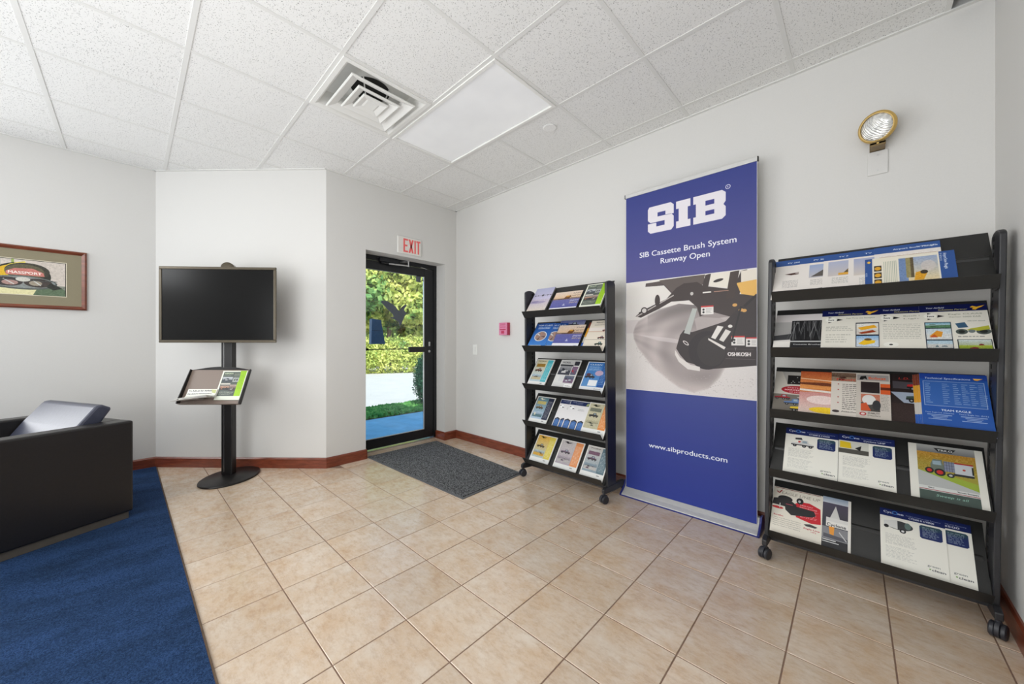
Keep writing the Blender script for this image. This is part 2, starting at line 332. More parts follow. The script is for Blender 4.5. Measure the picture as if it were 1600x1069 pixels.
    def vehicle(s, cx, cy, w, body, dark=(28, 28, 30), wheel=(24, 24, 26)):
        h = w * 0.3
        s.poly([(cx - w * .5, cy + h * .35), (cx - w * .48, cy - h * .1), (cx - w * .1, cy - h * .25), (cx - w * .05, cy - h * .8), (cx + w * .22, cy - h * .85), (cx + w * .3, cy - h * .2), (cx + w * .5, cy), (cx + w * .5, cy + h * .35)], body)
        s.poly([(cx - w * .01, cy - h * .2), (cx + w * .01, cy - h * .68), (cx + w * .18, cy - h * .7), (cx + w * .22, cy - h * .2)], (150, 165, 175))
        s.rect(cx - w * .5, cy + h * .2, cx + w * .5, cy + h * .4, dark)
        for k in (-.33, .08, .36): s.ell(cx + w * k, cy + h * .5, w * .085, w * .085, wheel); s.ell(cx + w * k, cy + h * .5, w * .035, w * .035, (150, 150, 150))
        return s
    def material(s, name, rough=0.35):
        im = bpy.data.images.new(name, s.w, s.h); a = np.ones((s.h, s.w, 4), np.float32); a[..., :3] = np.clip(s.a[::-1] / 255, 0, 1)
        im.pixels.foreach_set(a.ravel()); im.update(); im.pack()
        m, n, b = newmat(name); t = n.nodes.new('ShaderNodeTexImage'); t.image = im; t.extension = 'EXTEND'
        uv = n.nodes.new('ShaderNodeUVMap'); n.links.new(uv.outputs[0], t.inputs[0]); n.links.new(t.outputs[0], b.inputs['Base Color'])
        b.inputs['Roughness'].default_value = rough; b.inputs['Specular IOR Level'].default_value = 0.35
        return m

# sheet with a printed face: local x across, y up, z out; bow = curl out of plane
def sheet(name, w, h, th, mat, edge='paper', bow=0.0, ny=8, parent=None, hid=0.0):
    v = []; f = []; mi = []
    zf = lambda t: bow * math.sin(math.pi * min(1, t)) + (abs(bow) * 1.6 * max(0, t - .75) ** 2 * 16 * .25 if bow else 0)
    for j in range(ny + 1):
        t = j / ny; z = zf(t)
        for x in (0, w): v.append((x, h * t, z + th)); v.append((x, h * t, z))
    for j in range(ny):
        a = 4 * j; f.append((a, a + 2, a + 6, a + 4)); mi.append(0)
        f.append((a + 1, a + 5, a + 7, a + 3)); mi.append(1)
        f.append((a, a + 4, a + 5, a + 1)); mi.append(1); f.append((a + 2, a + 3, a + 7, a + 6)); mi.append(1)
    a = 4 * ny; f += [(0, 1, 3, 2), (a, a + 2, a + 3, a + 1)]; mi += [1, 1]
    me = bpy.data.meshes.new(name); me.from_pydata(v, [], f); me.materials.append(mat); me.materials.append(M[edge])
    me.polygons.foreach_set('material_index', mi); uv = me.uv_layers.new(name='UVMap')
    for p in me.polygons:
        for li in p.loop_indices:
            co = me.vertices[me.loops[li].vertex_index].co; uv.data[li].uv = (co.x / w, max(0.0, (co.y - hid) / (h - hid)))
    me.update(); o = bpy.data.objects.new(name, me); COL.objects.link(o)
    if parent: o.parent = parent
    return o

# ================================================================== THE SHELL
WX, DY, LY, RY, H = 2.815, 3.665, 4.885, -0.462, 2.835
C1 = (1.277, 3.665); C2 = (0.162, 4.885); BX = -3.2; TOP = 3.15
def st(name, mb, mats, **k): o = mb.build(name, mats, **k); o['kind'] = 'structure'; return o
st('wall_right', MB().box(WX, WX + .15, RY - .15, 4.0, -0.12, TOP), 'wall')
st('wall_near', MB().box(BX - .15, WX, RY - .15, RY, -0.12, TOP), 'wall')
b = MB(); b.box(C1[0], 1.66, DY, 3.838, -0.12, TOP); b.box(2.641, WX, DY, 3.838, -0.12, TOP); b.box(1.66, 2.641, DY, 3.838, 2.147, TOP)
b.box(1.2, 1.60, 3.838, 4.0, -0.12, TOP); b.box(2.70, WX, 3.838, 4.0, -0.12, TOP); b.box(1.60, 2.70, 3.838, 4.0, 2.20, TOP)
st('wall_back', b, 'wall')
st('wall_corner', MB().prism([C1, (C1[0] + .001, 4.0), (.162, 5.03), C2], -0.12, TOP, 'z'), 'wall')
st('wall_left', MB().box(BX - .15, .162, LY, LY + .15, -0.12, TOP), 'wall')
st('wall_front', MB().box(BX - .15, BX, RY, LY, -0.12, TOP), 'wall')
st('trim_roof', MB().box(BX - .3, WX + .5, RY - .4, 4.02, TOP, TOP + .12).box(BX - .3, 1.0, 4.02, 5.1, TOP, TOP + .12), 'roofm')

# floor: slab, ceramic tiles as parts, carpet on the left
fl = st('floor', MB().box(BX, WX + .01, RY - .01, 3.84, -0.12, -0.0022).box(BX, C1[0], 3.84, 4.95, -0.12, -0.0022), 'grout')
DEL = R(0.66); TS = 0.3036; OX, OY = 0.832, 1.704
va = (math.cos(DEL), math.sin(DEL)); ua = (-math.sin(DEL), math.cos(DEL))
def fpt(i, j): return (OX * va[0] + OY * ua[0] + TS * (i * va[0] + j * ua[0]), OX * va[1] + OY * ua[1] + TS * (i * va[1] + j * ua[1]))
def clip(poly, nx, ny, c):      # keep nx*x+ny*y <= c
    out = []
    for k in range(len(poly)):
        a, b2 = poly[k], poly[(k + 1) % len(poly)]; da = nx * a[0] + ny * a[1] - c; db = nx * b2[0] + ny * b2[1] - c
        if da <= 0: out.append(a)
        if (da < 0) != (db < 0) and da != db: t = da / (da - db); out.append((a[0] + (b2[0] - a[0]) * t, a[1] + (b2[1] - a[1]) * t))
    return out
g = 0.0025; full_mesh = None
chn = (4.885 - 3.665, 1.277 - .162); chl = math.hypot(*chn); chn = (chn[0] / chl, chn[1] / chl); chc = chn[0] * C1[0] + chn[1] * C1[1]
def tile_mesh(poly, top=0.0, bot=-0.0045, ch=0.0012):
    cx = sum(p[0] for p in poly) / len(poly); cy = sum(p[1] for p in poly) / len(poly); n = len(poly)
    inn = []
    for p in poly: d = math.hypot(p[0] - cx, p[1] - cy) or 1; inn.append((p[0] + (cx - p[0]) / d * ch * 1.4, p[1] + (cy - p[1]) / d * ch * 1.4))
    v = [(p[0] - cx, p[1] - cy, bot) for p in poly] + [(p[0] - cx, p[1] - cy, top - ch) for p in poly] + [(p[0] - cx, p[1] - cy, top) for p in inn]
    f = [tuple(range(2 * n, 3 * n))] + [(k, (k + 1) % n, n + (k + 1) % n, n + k) for k in range(n)] + [(n + k, n + (k + 1) % n, 2 * n + (k + 1) % n, 2 * n + k) for k in range(n)]
    return v, f, (cx, cy)
for i in range(-2, 7):
    for j in range(-8, 12):
        a = fpt(i, j); e = g / TS
        q = [fpt(i + e, j + e), fpt(i + 1 - e, j + e), fpt(i + 1 - e, j + 1 - e), fpt(i + e, j + 1 - e)]
        cx, cy = fpt(i + .5, j + .5); n0 = 4
        p = clip(q, 1, 0, WX - .001); p = clip(p, 0, -1, -RY - .001) if p else p
        if p: p = clip(p, chn[0], chn[1], chc) if (cx < 1.277 and cy > 3.5) else clip(p, 0, 1, 3.834)
        if len(p) < 3: continue
        area = abs(sum(p[k][0] * p[(k + 1) % len(p)][1] - p[(k + 1) % len(p)][0] * p[k][1] for k in range(len(p)))) / 2
        if area < 0.0008: continue
        whole = area > (TS - 2 * g) ** 2 * 0.999
        v, f, c = tile_mesh(p)
        if whole and full_mesh: me = full_mesh
        else:
            me = bpy.data.meshes.new('tile'); me.from_pydata(v, [], f); me.materials.append(M['ftile']); me.update()
            if whole: full_mesh = me
        o = bpy.data.objects.new('tile', me); COL.objects.link(o); o.parent = fl; o.location = (c[0], c[1], random.uniform(-.0004, .0004))
e0 = fpt(-2, -8); e1 = fpt(-2, 10.6)
cp = MB().prism([(BX, RY), (e0[0] - .006, RY), (e1[0] - .006, LY), (BX, LY)], -0.006, 0.007, 'z').build('carpet', 'carpet')
tag(cp, 'blue cut-pile carpet covering the floor on the left, up to the tiles', 'carpet')
cs = MB().prism([(e0[0] - .006, RY), (e0[0] + .002, RY), (e1[0] + .002, LY - .03), (e1[0] - .006, LY - .03)], -0.004, 0.006, 'z')
o = cs.build('edge_strip', M['bark'], cp); o['label'] = 'dark metal edge strip of the carpet'

# ceiling: dark slab, grid rails and lay-in tiles as parts
ce = st('ceiling', MB().box(BX, WX + .01, RY, LY + .1, H + .16, H + .2), 'dark')
CS = 0.6096; COX, COY = 1.438, 1.514
xs = [COX + CS * i for i in range(-8, 3)]; ys = [COY + CS * j for j in range(-3, 6)]
xb = [BX] + [x for x in xs if BX + .05 < x < WX - .02] + [WX]; yb = [RY] + [y for y in ys if RY + .05 < y < LY - .05] + [LY]
def inside(x, y): return not (x > C1[0] - .02 and y > DY + .02) and (chn[0] * x + chn[1] * y < chc + .02 or x > C1[0] or y < DY)
for ii in range(len(xb) - 1):
    for jj in range(len(yb) - 1):
        x0, x1, y0, y1 = xb[ii], xb[ii + 1], yb[jj], yb[jj + 1]
        if x0 > 1.2 and y0 > DY - .01: continue
        if abs(x0 - COX) < .01 and y0 > COY - .05 and y1 < COY + 2 * CS + .05: continue           # light fixture
        if abs(x0 - (COX - CS)) < .01 and abs(y0 - (COY + CS)) < .01: continue                     # air diffuser
        if x1 > WX - .01 and y1 < -0.25: continue                                                  # missing corner tile
        q = [(x0 + .001, y0 + .001), (x1 - .001, y0 + .001), (x1 - .001, y1 - .001), (x0 + .001, y1 - .001)]
        p = q
        if y1 > DY:      # the room steps back at the angled wall
            if x0 < C1[0] < x1: p = clip(q, 0, 1, DY + .01)
            elif x0 > C1[0]: p = clip(q, 0, 1, DY + .01)
            else: p = clip(q, chn[0], chn[1], chc + .02)
            if x0 < C1[0] < x1:
                p2 = clip(clip(q, chn[0], chn[1], chc + .01), 0, -1, -DY)
                if len(p2) > 2: MB().prism([tuple(t) for t in p2], H + .003, H + .018, 'z').build('ceiling_tile', 'ctile', ce)
        if len(p) < 3: continue
        v, f, c = tile_mesh(p, H + .018, H + .003, 0.0)
        n = len(p); f[0] = tuple(range(n))[::-1]; v2 = [(a, b2, -z) for a, b2, z in v]
        me = bpy.data.meshes.new('ceiling_tile'); me.from_pydata([(a, b2, z) for a, b2, z in v], [], [f[0]] + f[1:]); me.materials.append(M['ctile']); me.update()
        o = bpy.data.objects.new('ceiling_tile', me); COL.objects.link(o); o.parent = ce; o.location = (c[0], c[1], random.uniform(-.001, .001))
        if abs(x0 - (COX - CS)) < .01 and abs(y0 - COY) < .01: o.location.z += .001
def rail(x0, x1, y0, y1, d=0.0): MB().box(x0, x1, y0, y1, H + .0005 - d, H + .005).build('grid_rail', 'grid', ce)
for y in yb[1:-1]:
    x1 = WX
    if y > DY: x1 = (chc - chn[1] * y) / chn[0]
    segs = [(BX, x1)]
    if abs(y - (COY + CS)) < .01: segs = [(BX, COX), (COX + CS, x1)]
    for a, b2 in segs: rail(a, b2, y - .011, y + .011)
for x in xb[1:-1]:
    y1 = LY
    if x > .162: y1 = (chc - chn[0] * x) / chn[1]
    if x > C1[0]: y1 = DY
    rail(x - .012, x + .012, RY, y1, .0006)
# wall angle trim round the ceiling
b = MB(); b.box(WX - .02, WX, RY, DY, H - .004, H + .003); b.box(C1[0], WX, DY - .02, DY, H - .004, H + .003); b.box(BX, .16, LY - .02, LY, H - .004, H + .003); b.box(BX, WX, RY, RY + .02, H - .004, H + .003)
b.prism([C1, (C1[0] - chn[0] * .02, C1[1] - chn[1] * .02), (C2[0] - chn[0] * .02, C2[1] - chn[1] * .02), C2], H - .004, H + .003, 'z')
st('trim_ceiling', b, 'grid')

# baseboards
BH, BT = .098, .014
def bb(name, p, q, nx, ny):
    d = MB(); o2 = (nx * BT, ny * BT); o3 = (nx * BT * .5, ny * BT * .5)
    d.add([(p[0], p[1], 0), (q[0], q[1], 0), (q[0] + o2[0], q[1] + o2[1], 0), (p[0] + o2[0], p[1] + o2[1], 0),
           (p[0] + o2[0], p[1] + o2[1], BH - .012), (q[0] + o2[0], q[1] + o2[1], BH - .012), (p[0] + o3[0], p[1] + o3[1], BH), (q[0] + o3[0], q[1] + o3[1], BH), (p[0], p[1], BH), (q[0], q[1], BH)],
          [(0, 1, 2, 3), (3, 2, 5, 4), (4, 5, 7, 6), (6, 7, 9, 8), (8, 9, 1, 0), (0, 3, 4, 6, 8), (1, 9, 7, 5, 2)])
    return st(name, d, 'base')
bb('baseboard_right', (WX, RY), (WX, DY), -1, 0); bb('baseboard_near', (BX, RY), (WX - BT, RY), 0, 1)
bb('baseboard_back', (C1[0] - .005, DY), (1.66, DY), 0, -1); bb('baseboard_back_right', (2.641, DY), (WX, DY), 0, -1); bb('baseboard_reveal', (2.641, 3.651), (2.641, 3.838), -1, 0)
bb('baseboard_corner', (C1[0] + .006, C1[1] - .006), C2, -chn[0], -chn[1]); bb('baseboard_left', (BX, LY), (.17, LY), 0, -1)
bb('baseboard_reveal_left', (1.66, 3.66), (1.66, 3.838), 1, 0)

# ================================================================== THE GLASS DOOR
dr = bpy.data.objects.new('door_1', None); COL.objects.link(dr); dr['kind'] = 'structure'; dr.location = (2.15, 3.87, 0)
def dpart(name, b, mat, par=dr, **k):
    o = b.build(name, mat, par, **k); o.matrix_parent_inverse = Matrix.Identity(4)
    off = Vector((2.15, 3.87, 0)) if par is dr else Vector((0, 0, 0)); 
    if par is dr:
        for v in o.data.vertices: v.co -= off
    return o
dpart('jamb', MB().box(2.60, 2.70, 3.839, 3.93, 0, 2.20), 'doorm', bevel=.003); dpart('jamb', MB().box(1.60, 1.668, 3.839, 3.93, 0, 2.20), 'doorm', bevel=.003)
dpart('header', MB().box(1.668, 2.60, 3.839, 3.93, 2.095, 2.20), 'doorm', bevel=.003)
dpart('threshold', MB().box(1.60, 2.70, 3.836, 3.98, -.005, .014), 'chrome')
dpart('stile', MB().box(2.472, 2.597, 3.845, 3.885, .028, 2.09), 'doorm', bevel=.004); dpart('stile', MB().box(1.671, 1.735, 3.845, 3.885, .028, 2.09), 'doorm', bevel=.004)
dpart('top_rail', MB().box(1.735, 2.472, 3.845, 3.885, 1.994, 2.09), 'doorm', bevel=.004); dpart('bottom_rail', MB().box(1.735, 2.472, 3.845, 3.885, .028, .134), 'doorm', bevel=.004)
b = MB(); b.box(2.466, 2.472, 3.850, 3.862, .134, 1.994); b.box(1.735, 2.466, 3.850, 3.862, .134, .140); o = dpart('glazing_bead', b, 'silver'); o['label'] = 'thin pale glazing bead'
pane = dpart('pane', MB().box(1.735, 2.466, 3.863, 3.869, .134, 1.994), 'glass')
b = MB(); b.box(1.74, 2.255, 3.818, 3.828, 1.112, 1.122); b.box(1.74, 1.76, 3.818, 3.848, 1.105, 1.13)
pb = dpart('push_bar', b, 'black'); o = dpart('push_paddle', MB().box(2.25, 2.478, 3.812, 3.845, 1.078, 1.142), 'black', bevel=.004)
b = MB(); b.tube((2.535, 3.845, 1.085), (2.535, 3.838, 1.085), .016); b.box(2.525, 2.55, 3.840, 3.846, 1.15, 1.20); dpart('lock', b, 'chrome')
b = MB(); b.box(1.88, 2.10, 3.800, 3.845, 2.085, 2.13); b.box(1.90, 2.02, 3.806, 3.846, 2.065, 2.085)
cl = dpart('door_closer', b, 'doorm', bevel=.004)
b = MB(); b.prism([(1.98, 3.79), (2.20, 3.745), (2.205, 3.765), (1.985, 3.81)], 2.062, 2.076, 'z'); b.tube((2.20, 3.755, 2.06), (2.20, 3.755, 2.125), .009); b.prism([(2.195, 3.75), (2.21, 3.75), (2.16, 3.84), (2.14, 3.84)], 2.115, 2.124, 'z')
dpart('closer_arm', b, 'chrome')
dpart('latch_clip', MB().tube((2.42, 3.842, 2.10), (2.50, 3.83, 2.085), .005).tube((2.42, 3.842, 2.10), (2.40, 3.83, 2.085), .005), 'chrome')
eag = [(1.921, 1.645), (1.941, 1.661), (1.996, 1.662), (2.052, 1.636), (2.103, 1.607), (2.13, 1.57), (2.156, 1.557), (2.166, 1.585), (2.188, 1.612), (2.215, 1.632), (2.248, 1.645), (2.232, 1.611), (2.215, 1.59), (2.213, 1.565), (2.237, 1.545), (2.240, 1.530), (2.221, 1.512), (2.212, 1.490), (2.205, 1.472), (2.190, 1.44), (2.178, 1.412), (2.156, 1.385), (2.146, 1.411), (2.135, 1.435), (2.112, 1.448), (2.093, 1.457), (2.036, 1.475), (2.083, 1.488), (2.072, 1.505), (2.062, 1.522), (2.021, 1.555), (1.981, 1.59), (1.951, 1.62)]
def pd(mb_, name, mat, lab=None):
    o = mb_.build(name, mat, pane)
    for v in o.data.vertices: v.co -= Vector((2.15, 3.87, 0))
    if lab: o['label'] = lab
    return o
pd(MB().prism(eag, 3.8700, 3.8712, 'y'), 'bird_decal', 'decal', 'slate silhouette of a flying eagle')
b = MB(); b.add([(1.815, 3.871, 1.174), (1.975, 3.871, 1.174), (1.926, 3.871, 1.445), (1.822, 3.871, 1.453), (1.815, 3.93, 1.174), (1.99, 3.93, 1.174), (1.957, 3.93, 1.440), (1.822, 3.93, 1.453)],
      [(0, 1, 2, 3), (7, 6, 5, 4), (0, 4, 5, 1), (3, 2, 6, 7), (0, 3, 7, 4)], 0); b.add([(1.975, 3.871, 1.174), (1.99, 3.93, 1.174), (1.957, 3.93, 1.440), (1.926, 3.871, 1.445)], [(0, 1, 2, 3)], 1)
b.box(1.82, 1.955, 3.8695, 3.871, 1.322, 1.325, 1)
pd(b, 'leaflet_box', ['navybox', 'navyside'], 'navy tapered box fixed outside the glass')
pd(MB().box(2.371, 2.435, 3.8700, 3.8712, 1.925, 1.994), 'glass_sticker', 'decal', 'dark square sticker at the top of the glass')
def solid_text(name, txt, mat, loc, h, parent, width=None, depth=.0015, rot=(R(90), 0, 0), bold=0):
    v, t = text_tris(txt); sc = h / .73; x0 = v[:, 0].min(); wd = (v[:, 0].max() - x0) * sc; sx = (width / wd) if width else 1
    bm = bmesh.new(); vs = [bm.verts.new(((p[0] - x0) * sc * sx, p[1] * sc, 0)) for p in v]
    for a in t:
        try: bm.faces.new([vs[k] for k in a])
        except ValueError: pass
    bmesh.ops.remove_doubles(bm, verts=bm.verts, dist=1e-6); bmesh.ops.recalc_face_normals(bm, faces=bm.faces)
    r = bmesh.ops.extrude_face_region(bm, geom=list(bm.faces)); bmesh.ops.translate(bm, vec=(0, 0, depth), verts=[e for e in r['geom'] if isinstance(e, bmesh.types.BMVert)])
    me = bpy.data.meshes.new(name); bm.to_mesh(me); bm.free(); me.materials.append(M[mat]); o = bpy.data.objects.new(name, me); COL.objects.link(o)
    o.parent = parent; o.location = loc; o.rotation_euler = rot; return o
solid_text('letter', 'A', 'hole', (2.437 - 2.15, -.0002, 1.928), .062, pane, width=.036)

# EXIT sign above the door
ex = thing('exit_sign', 'white exit sign with red letters above the glass door', 'sign', (2.155, DY, 2.27))
MB().box(-.150, .150, -.016, -.0005, -.093, .096).build('housing', 'white', ex, bevel=.006)
MB().box(-.138, .140, -.0185, -.016, -.082, .085).build('face', 'exitface', ex)
LZ0, LZ1, LY0, LY1 = -.074, .074, -.0205, -.0185
def lbars(name, bars, polys=()):
    b = MB(); [b.box(q[0], q[1], LY0, LY1, q[2], q[3]) for q in bars]; [b.prism(q, LY0, LY1, 'y') for q in polys]; return b.build(name, 'exitred', ex)
lbars('letter', [(-.080, -.062, LZ0, LZ1), (-.062, -.024, LZ0, LZ0 + .018), (-.062, -.024, LZ1 - .018, LZ1), (-.062, -.032, -.009, .009)])
lbars('letter', [], [[(-.016, LZ0), (.004, LZ0), (.046, LZ1), (.026, LZ1)], [(.026, LZ0), (.046, LZ0), (.004, LZ1), (-.016, LZ1)]])
lbars('letter', [(.056, .073, LZ0, LZ1)]); lbars('letter', [(.081, .132, LZ1 - .018, LZ1), (.098, .115, LZ0, LZ1 - .018)])

# ================================================================== CEILING FITTINGS
lt = thing('ceiling_light', 'large rectangular light panel with pale sagging lens set in the ceiling', 'light', (COX, COY, H))
b = MB(); X, Y = CS, 2 * CS
for q in [(.012, X - .012, .012, .034), (.012, X - .012, Y - .034, Y - .012), (.012, .034, .034, Y - .034), (X - .034, X - .012, .034, Y - .034)]: b.box(*q, -.006, .012)
b.build('frame', 'white', lt, bevel=.002)
me = MB(); nx, ny = 12, 20
vv = [(.036 + (X - .072) * i / nx, .036 + (Y - .072) * j / ny, .006 - .004 * math.sin(math.pi * i / nx) * math.sin(math.pi * j / ny) + .002 * math.sin(j * 1.1) * (1 if i in (0, nx) else 0)) for j in range(ny + 1) for i in range(nx + 1)]
me.add(vv, [(j * (nx + 1) + i, j * (nx + 1) + i + 1, (j + 1) * (nx + 1) + i + 1, (j + 1) * (nx + 1) + i) for j in range(ny) for i in range(nx)])
ln = me.build('lens', 'lens', lt, smooth=True)
MB().box(.02, X - .02, .02, Y - .02, .10, .11).build('reflector', 'white', lt)
m, n, bs = newmat('lit_lens'); tz = noise(n, 2.2, 3, 0.5, wpos(n)); rr = ramp(n, tz.outputs[0], [(0.3, lin((212, 213, 214))), (0.7, lin((226, 227, 227)))])
n.links.new(rr.outputs[0], bs.inputs['Base Color']); bs.inputs['Emission Color'].default_value = (1, 1, 1, 1); bs.inputs['Emission Strength'].default_value = 0.17; bs.inputs['Roughness'].default_value = .4
ln.data.materials.clear(); ln.data.materials.append(m)

vt = thing('air_diffuser', 'square white air diffuser with stepped louvres beside the ceiling light', 'vent', (COX - CS / 2, COY + CS * 1.5, H))
def sqring(b, prof):       # prof: list of (half, z)
    vs = []; fs = []
    for hlf, z in prof: vs += [(-hlf, -hlf, z), (hlf, -hlf, z), (hlf, hlf, z), (-hlf, hlf, z)]
    for k in range(len(prof) - 1): fs += [(k * 4 + i, k * 4 + (i + 1) % 4, k * 4 + 4 + (i + 1) % 4, k * 4 + 4 + i) for i in range(4)]
    b.add(vs, fs); return b
b = sqring(MB(), [(.293, .004), (.293, -.006), (.266, -.006), (.255, .0), (.235, .05), (.225, .09)]); b.add([(-.225, -.225, .09), (.225, -.225, .09), (.225, .225, .09), (-.225, .225, .09)], [(0, 1, 2, 3)]); b.build('pan', 'white', vt)
MB().lathe([(.001, .0895), (.125, .0895), (.125, .0875), (.001, .0875)], n=40).build('duct_opening', 'dark', vt)
for hl, z, c in [(.216, -.022, .10), (.143, -.024, .092)]:
    b = sqring(MB(), [(hl, z + .006), (hl, z), (hl - .008, z - .003), (hl - c * .58, z + .020), (hl - c * .66, z + .040), (hl - c * .60, z + .043), (hl - .012, z + .01), (hl, z + .006)])
    b.build('louvre', 'white', vt, bevel=.0015)
b = sqring(MB(), [(.085, -.016), (.085, -.024), (.079, -.027), (.045, -.018), (.035, -.021)]); b.add([(-.035, -.035, -.021), (.035, -.035, -.021), (.035, .035, -.021), (-.035, .035, -.021)], [(0, 3, 2, 1)]); b.add([(-.085, -.085, -.016), (.085, -.085, -.016), (.085, .085, -.016), (-.085, .085, -.016)], [(0, 1, 2, 3)])
b.build('centre_plate', 'white', vt)
for sx in (-1, 1):
    for sy in (-1, 1): MB().tube((sx * .06, sy * .06, -.015), (sx * .09, sy * .09, .089), .004, n=6).build('bracket', 'white', vt)
sd = thing('tile_stain_disc', 'small faint round cover disc standing for a stain on a ceiling tile beside the light panel', 'cover', (2.215, 1.72, H + .003))  # thin disc made up in place of a faint round tile stain
MB().lathe([(.052, .0), (.052, -.003), (.046, -.005), (.001, -.005)], n=24).build('disc', speck_mat('speckled_stain_disc', (236, 236, 234), (252, 252, 250), 160), sd)

# ================================================================== THINGS ON THE WALLS
fa = thing('fire_alarm_pull', 'small red and pink fire alarm pull box on the wall', 'alarm', (WX, 2.785, 1.338))
MB().box(-.045, -.0005, -.062, .058, -.066, .068).build('back_box', 'red', fa, bevel=.003)
MB().box(-.052, -.045, -.062, .058, -.066, .068).build('face', 'pink', fa, bevel=.002)
b = MB(); b.box(-.056, -.052, -.045, .042, -.012, .000); b.box(-.058, -.052, -.02, .018, -.05, -.02); b.build('pull_handle', 'red', fa, bevel=.001)
b = MB(); [b.box(-.0526, -.052, -.045 + .01 * random.random(), .04, z, z + .004) for z in (.018, .030, .042, .054)]; b.build('print_lines', 'red', fa)
sw = thing('light_switch', 'white rocker light switch on the wall right of the door', 'switch', (WX, 3.298, 1.108))
MB().box(-.006, -.0005, -.038, .038, -.060, .060).build('plate', 'switch', sw, bevel=.002)
MB().prism([(-.006, -.034), (-.0085, -.034), (-.012, .034), (-.006, .034)], -.017, .017, 'y').build('rocker', 'white', sw, bevel=.001)

el = thing('emergency_light', 'round ribbed wall lamp with yellowed ring on a bronze bracket', 'lamp', (2.735, -.068, 2.335))
nrm = Vector((-.90, .34, -.27)).normalized()
MB().lathe([(.03, -.052), (.060, -.040), (.074, -.012), (.078, .010), (.070, .018), (.0655, .018), (.0655, .008), (.001, .008)], axis=nrm, n=36).build('ring', 'brass', el, smooth=True)
MB().lathe([(.0655, .008), (.060, .014), (.04, .021), (.001, .024)], axis=nrm, n=36).build('lens', 'lampglass', el, smooth=True)
b = MB(); b.box(-.02, .079, -.030, .030, -.098, -.086); b.box(-.02, -.012, -.030, .030, -.106, -.084); b.tube((.01, 0, -.09), (.02, 0, -.05), .012); b.box(.070, .0795, -.030, .030, -.098, -.03); b.build('bracket', 'bronze', el, bevel=.002)
MB().tube((-.0225, 0, -.093), (-.0195, 0, -.093), .005).build('screw', 'brass', el)
bp = thing('blank_plate', 'blank white cover plate on the wall under the round lamp', 'plate', (WX, -.070, 2.172))
MB().box(-.007, -.0005, -.040, .040, -.064, .064).build('plate', 'wall', bp, bevel=.003)
for z in (.042, -.042): MB().tube((-.0085, 0, z), (-.0065, 0, z), .004, n=8).build('screw', 'silver', bp)

# framed picture on the left wall
pc = thing('framed_picture', 'mahogany framed photograph of a fire helmet with goggles on the left wall', 'picture', (-.71, LY, 1.72))
HW, HH, FW = .443, .250, .030
def miter(b, hw, hh, w, y0, y1):
    for s in range(4):
        pass
    o_ = [(-hw, -hh), (hw, -hh), (hw, hh), (-hw, hh)]; i_ = [(-hw + w, -hh + w), (hw - w, -hh + w), (hw - w, hh - w), (-hw + w, hh - w)]
    return o_, i_
o_, i_ = miter(None, HW, HH, FW, 0, 0)
for k in range(4):
    k2 = (k + 1) % 4; b = MB(); A, B_, C_, D_ = o_[k], o_[k2], i_[k2], i_[k]
    mid = lambda p, q, t=.35: (p[0] + (q[0] - p[0]) * t, p[1] + (q[1] - p[1]) * t)
    A2, B2 = mid(A, D_), mid(B_, C_)
    b.add([(A[0], -.001, A[1]), (B_[0], -.001, B_[1]), (C_[0], -.001, C_[1]), (D_[0], -.001, D_[1]), (A[0], -.018, A[1]), (B_[0], -.018, B_[1]), (B2[0], -.028, B2[1]), (A2[0], -.028, A2[1]), (C_[0], -.014, C_[1]), (D_[0], -.014, D_[1])],
          [(0, 3, 2, 1), (0, 1, 5, 4), (4, 5, 6, 7), (7, 6, 8, 9), (9, 8, 2, 3), (0, 4, 7, 9, 3), (1, 2, 8, 6, 5)])
    b.build('frame_rail', 'frame', pc)
MB().box(-HW + FW, HW - FW, -.011, -.004, -HH + FW, HH - FW).build('mat_board', 'matboard', pc)
b = MB(); pw, ph = .333, .146
for q in [(-pw, pw, ph - .005, ph), (-pw, pw, -ph, -ph + .005), (-pw, -pw + .005, -ph + .005, ph - .005), (pw - .005, pw, -ph + .005, ph - .005)]: b.box(q[0], q[1], -.0125, -.011, q[2], q[3])
b.build('mat_bevel', 'bevelw', pc)
c = Canvas(640, 276, (206, 200, 188)); A = 276 / 640
c.rect(0, 0, 1, .3, (206, 196, 186)); c.rect(.02, 0, .05, .32, (168, 176, 130)); c.rect(.5, 0, .51, .3, (190, 186, 176)); c.rect(.58, 0, .6, .12, (150, 170, 90)); c.grain(0, 0, 1, .3, 4)
c.rect(0, .30, 1, A, (128, 132, 120)); c.poly([(0, .28), (.4, .3), (.6, .36), (.45, A), (0, A)], (90, 96, 84)); c.poly([(.50, .36), (.78, .36), (.86, A), (.40, A)], (226, 220, 170))
c.poly([(.78, .33), (.93, .30), (1, .36), (1, A), (.74, A)], (92, 112, 86))
c.ell(.66, .20, .22, .16, (44, 44, 36)); c.ell(.55, .16, .10, .07, (222, 180, 40), rot=-35); c.ell(.62, .09, .07, .035, (214, 196, 70)); c.poly([(.60, .05), (.68, .02), (.71, .13), (.64, .14)], (228, 208, 96)); c.ell(.70, .14, .17, .10, (60, 58, 48)); c.ell(.68, .15, .15, .09, (92, 88, 66))
c.poly([(.54, .155), (.60, .115), (.74, .105), (.82, .15), (.83, .195), (.54, .195)], (198, 122, 112)); c.text('MASSPORT', .555, .178, .032, (246, 236, 228), width=.25, bold=.003)
c.ell(.66, .285, .27, .085, (86, 92, 88)); c.poly([(.30, .22), (.48, .24), (.46, .29), (.28, .28)], (66, 70, 66)); c.ell(.66, .28, .255, .072, (134, 140, 138)); c.ell(.55, .28, .115, .055, (58, 52, 50)); c.ell(.78, .28, .11, .055, (66, 58, 54))
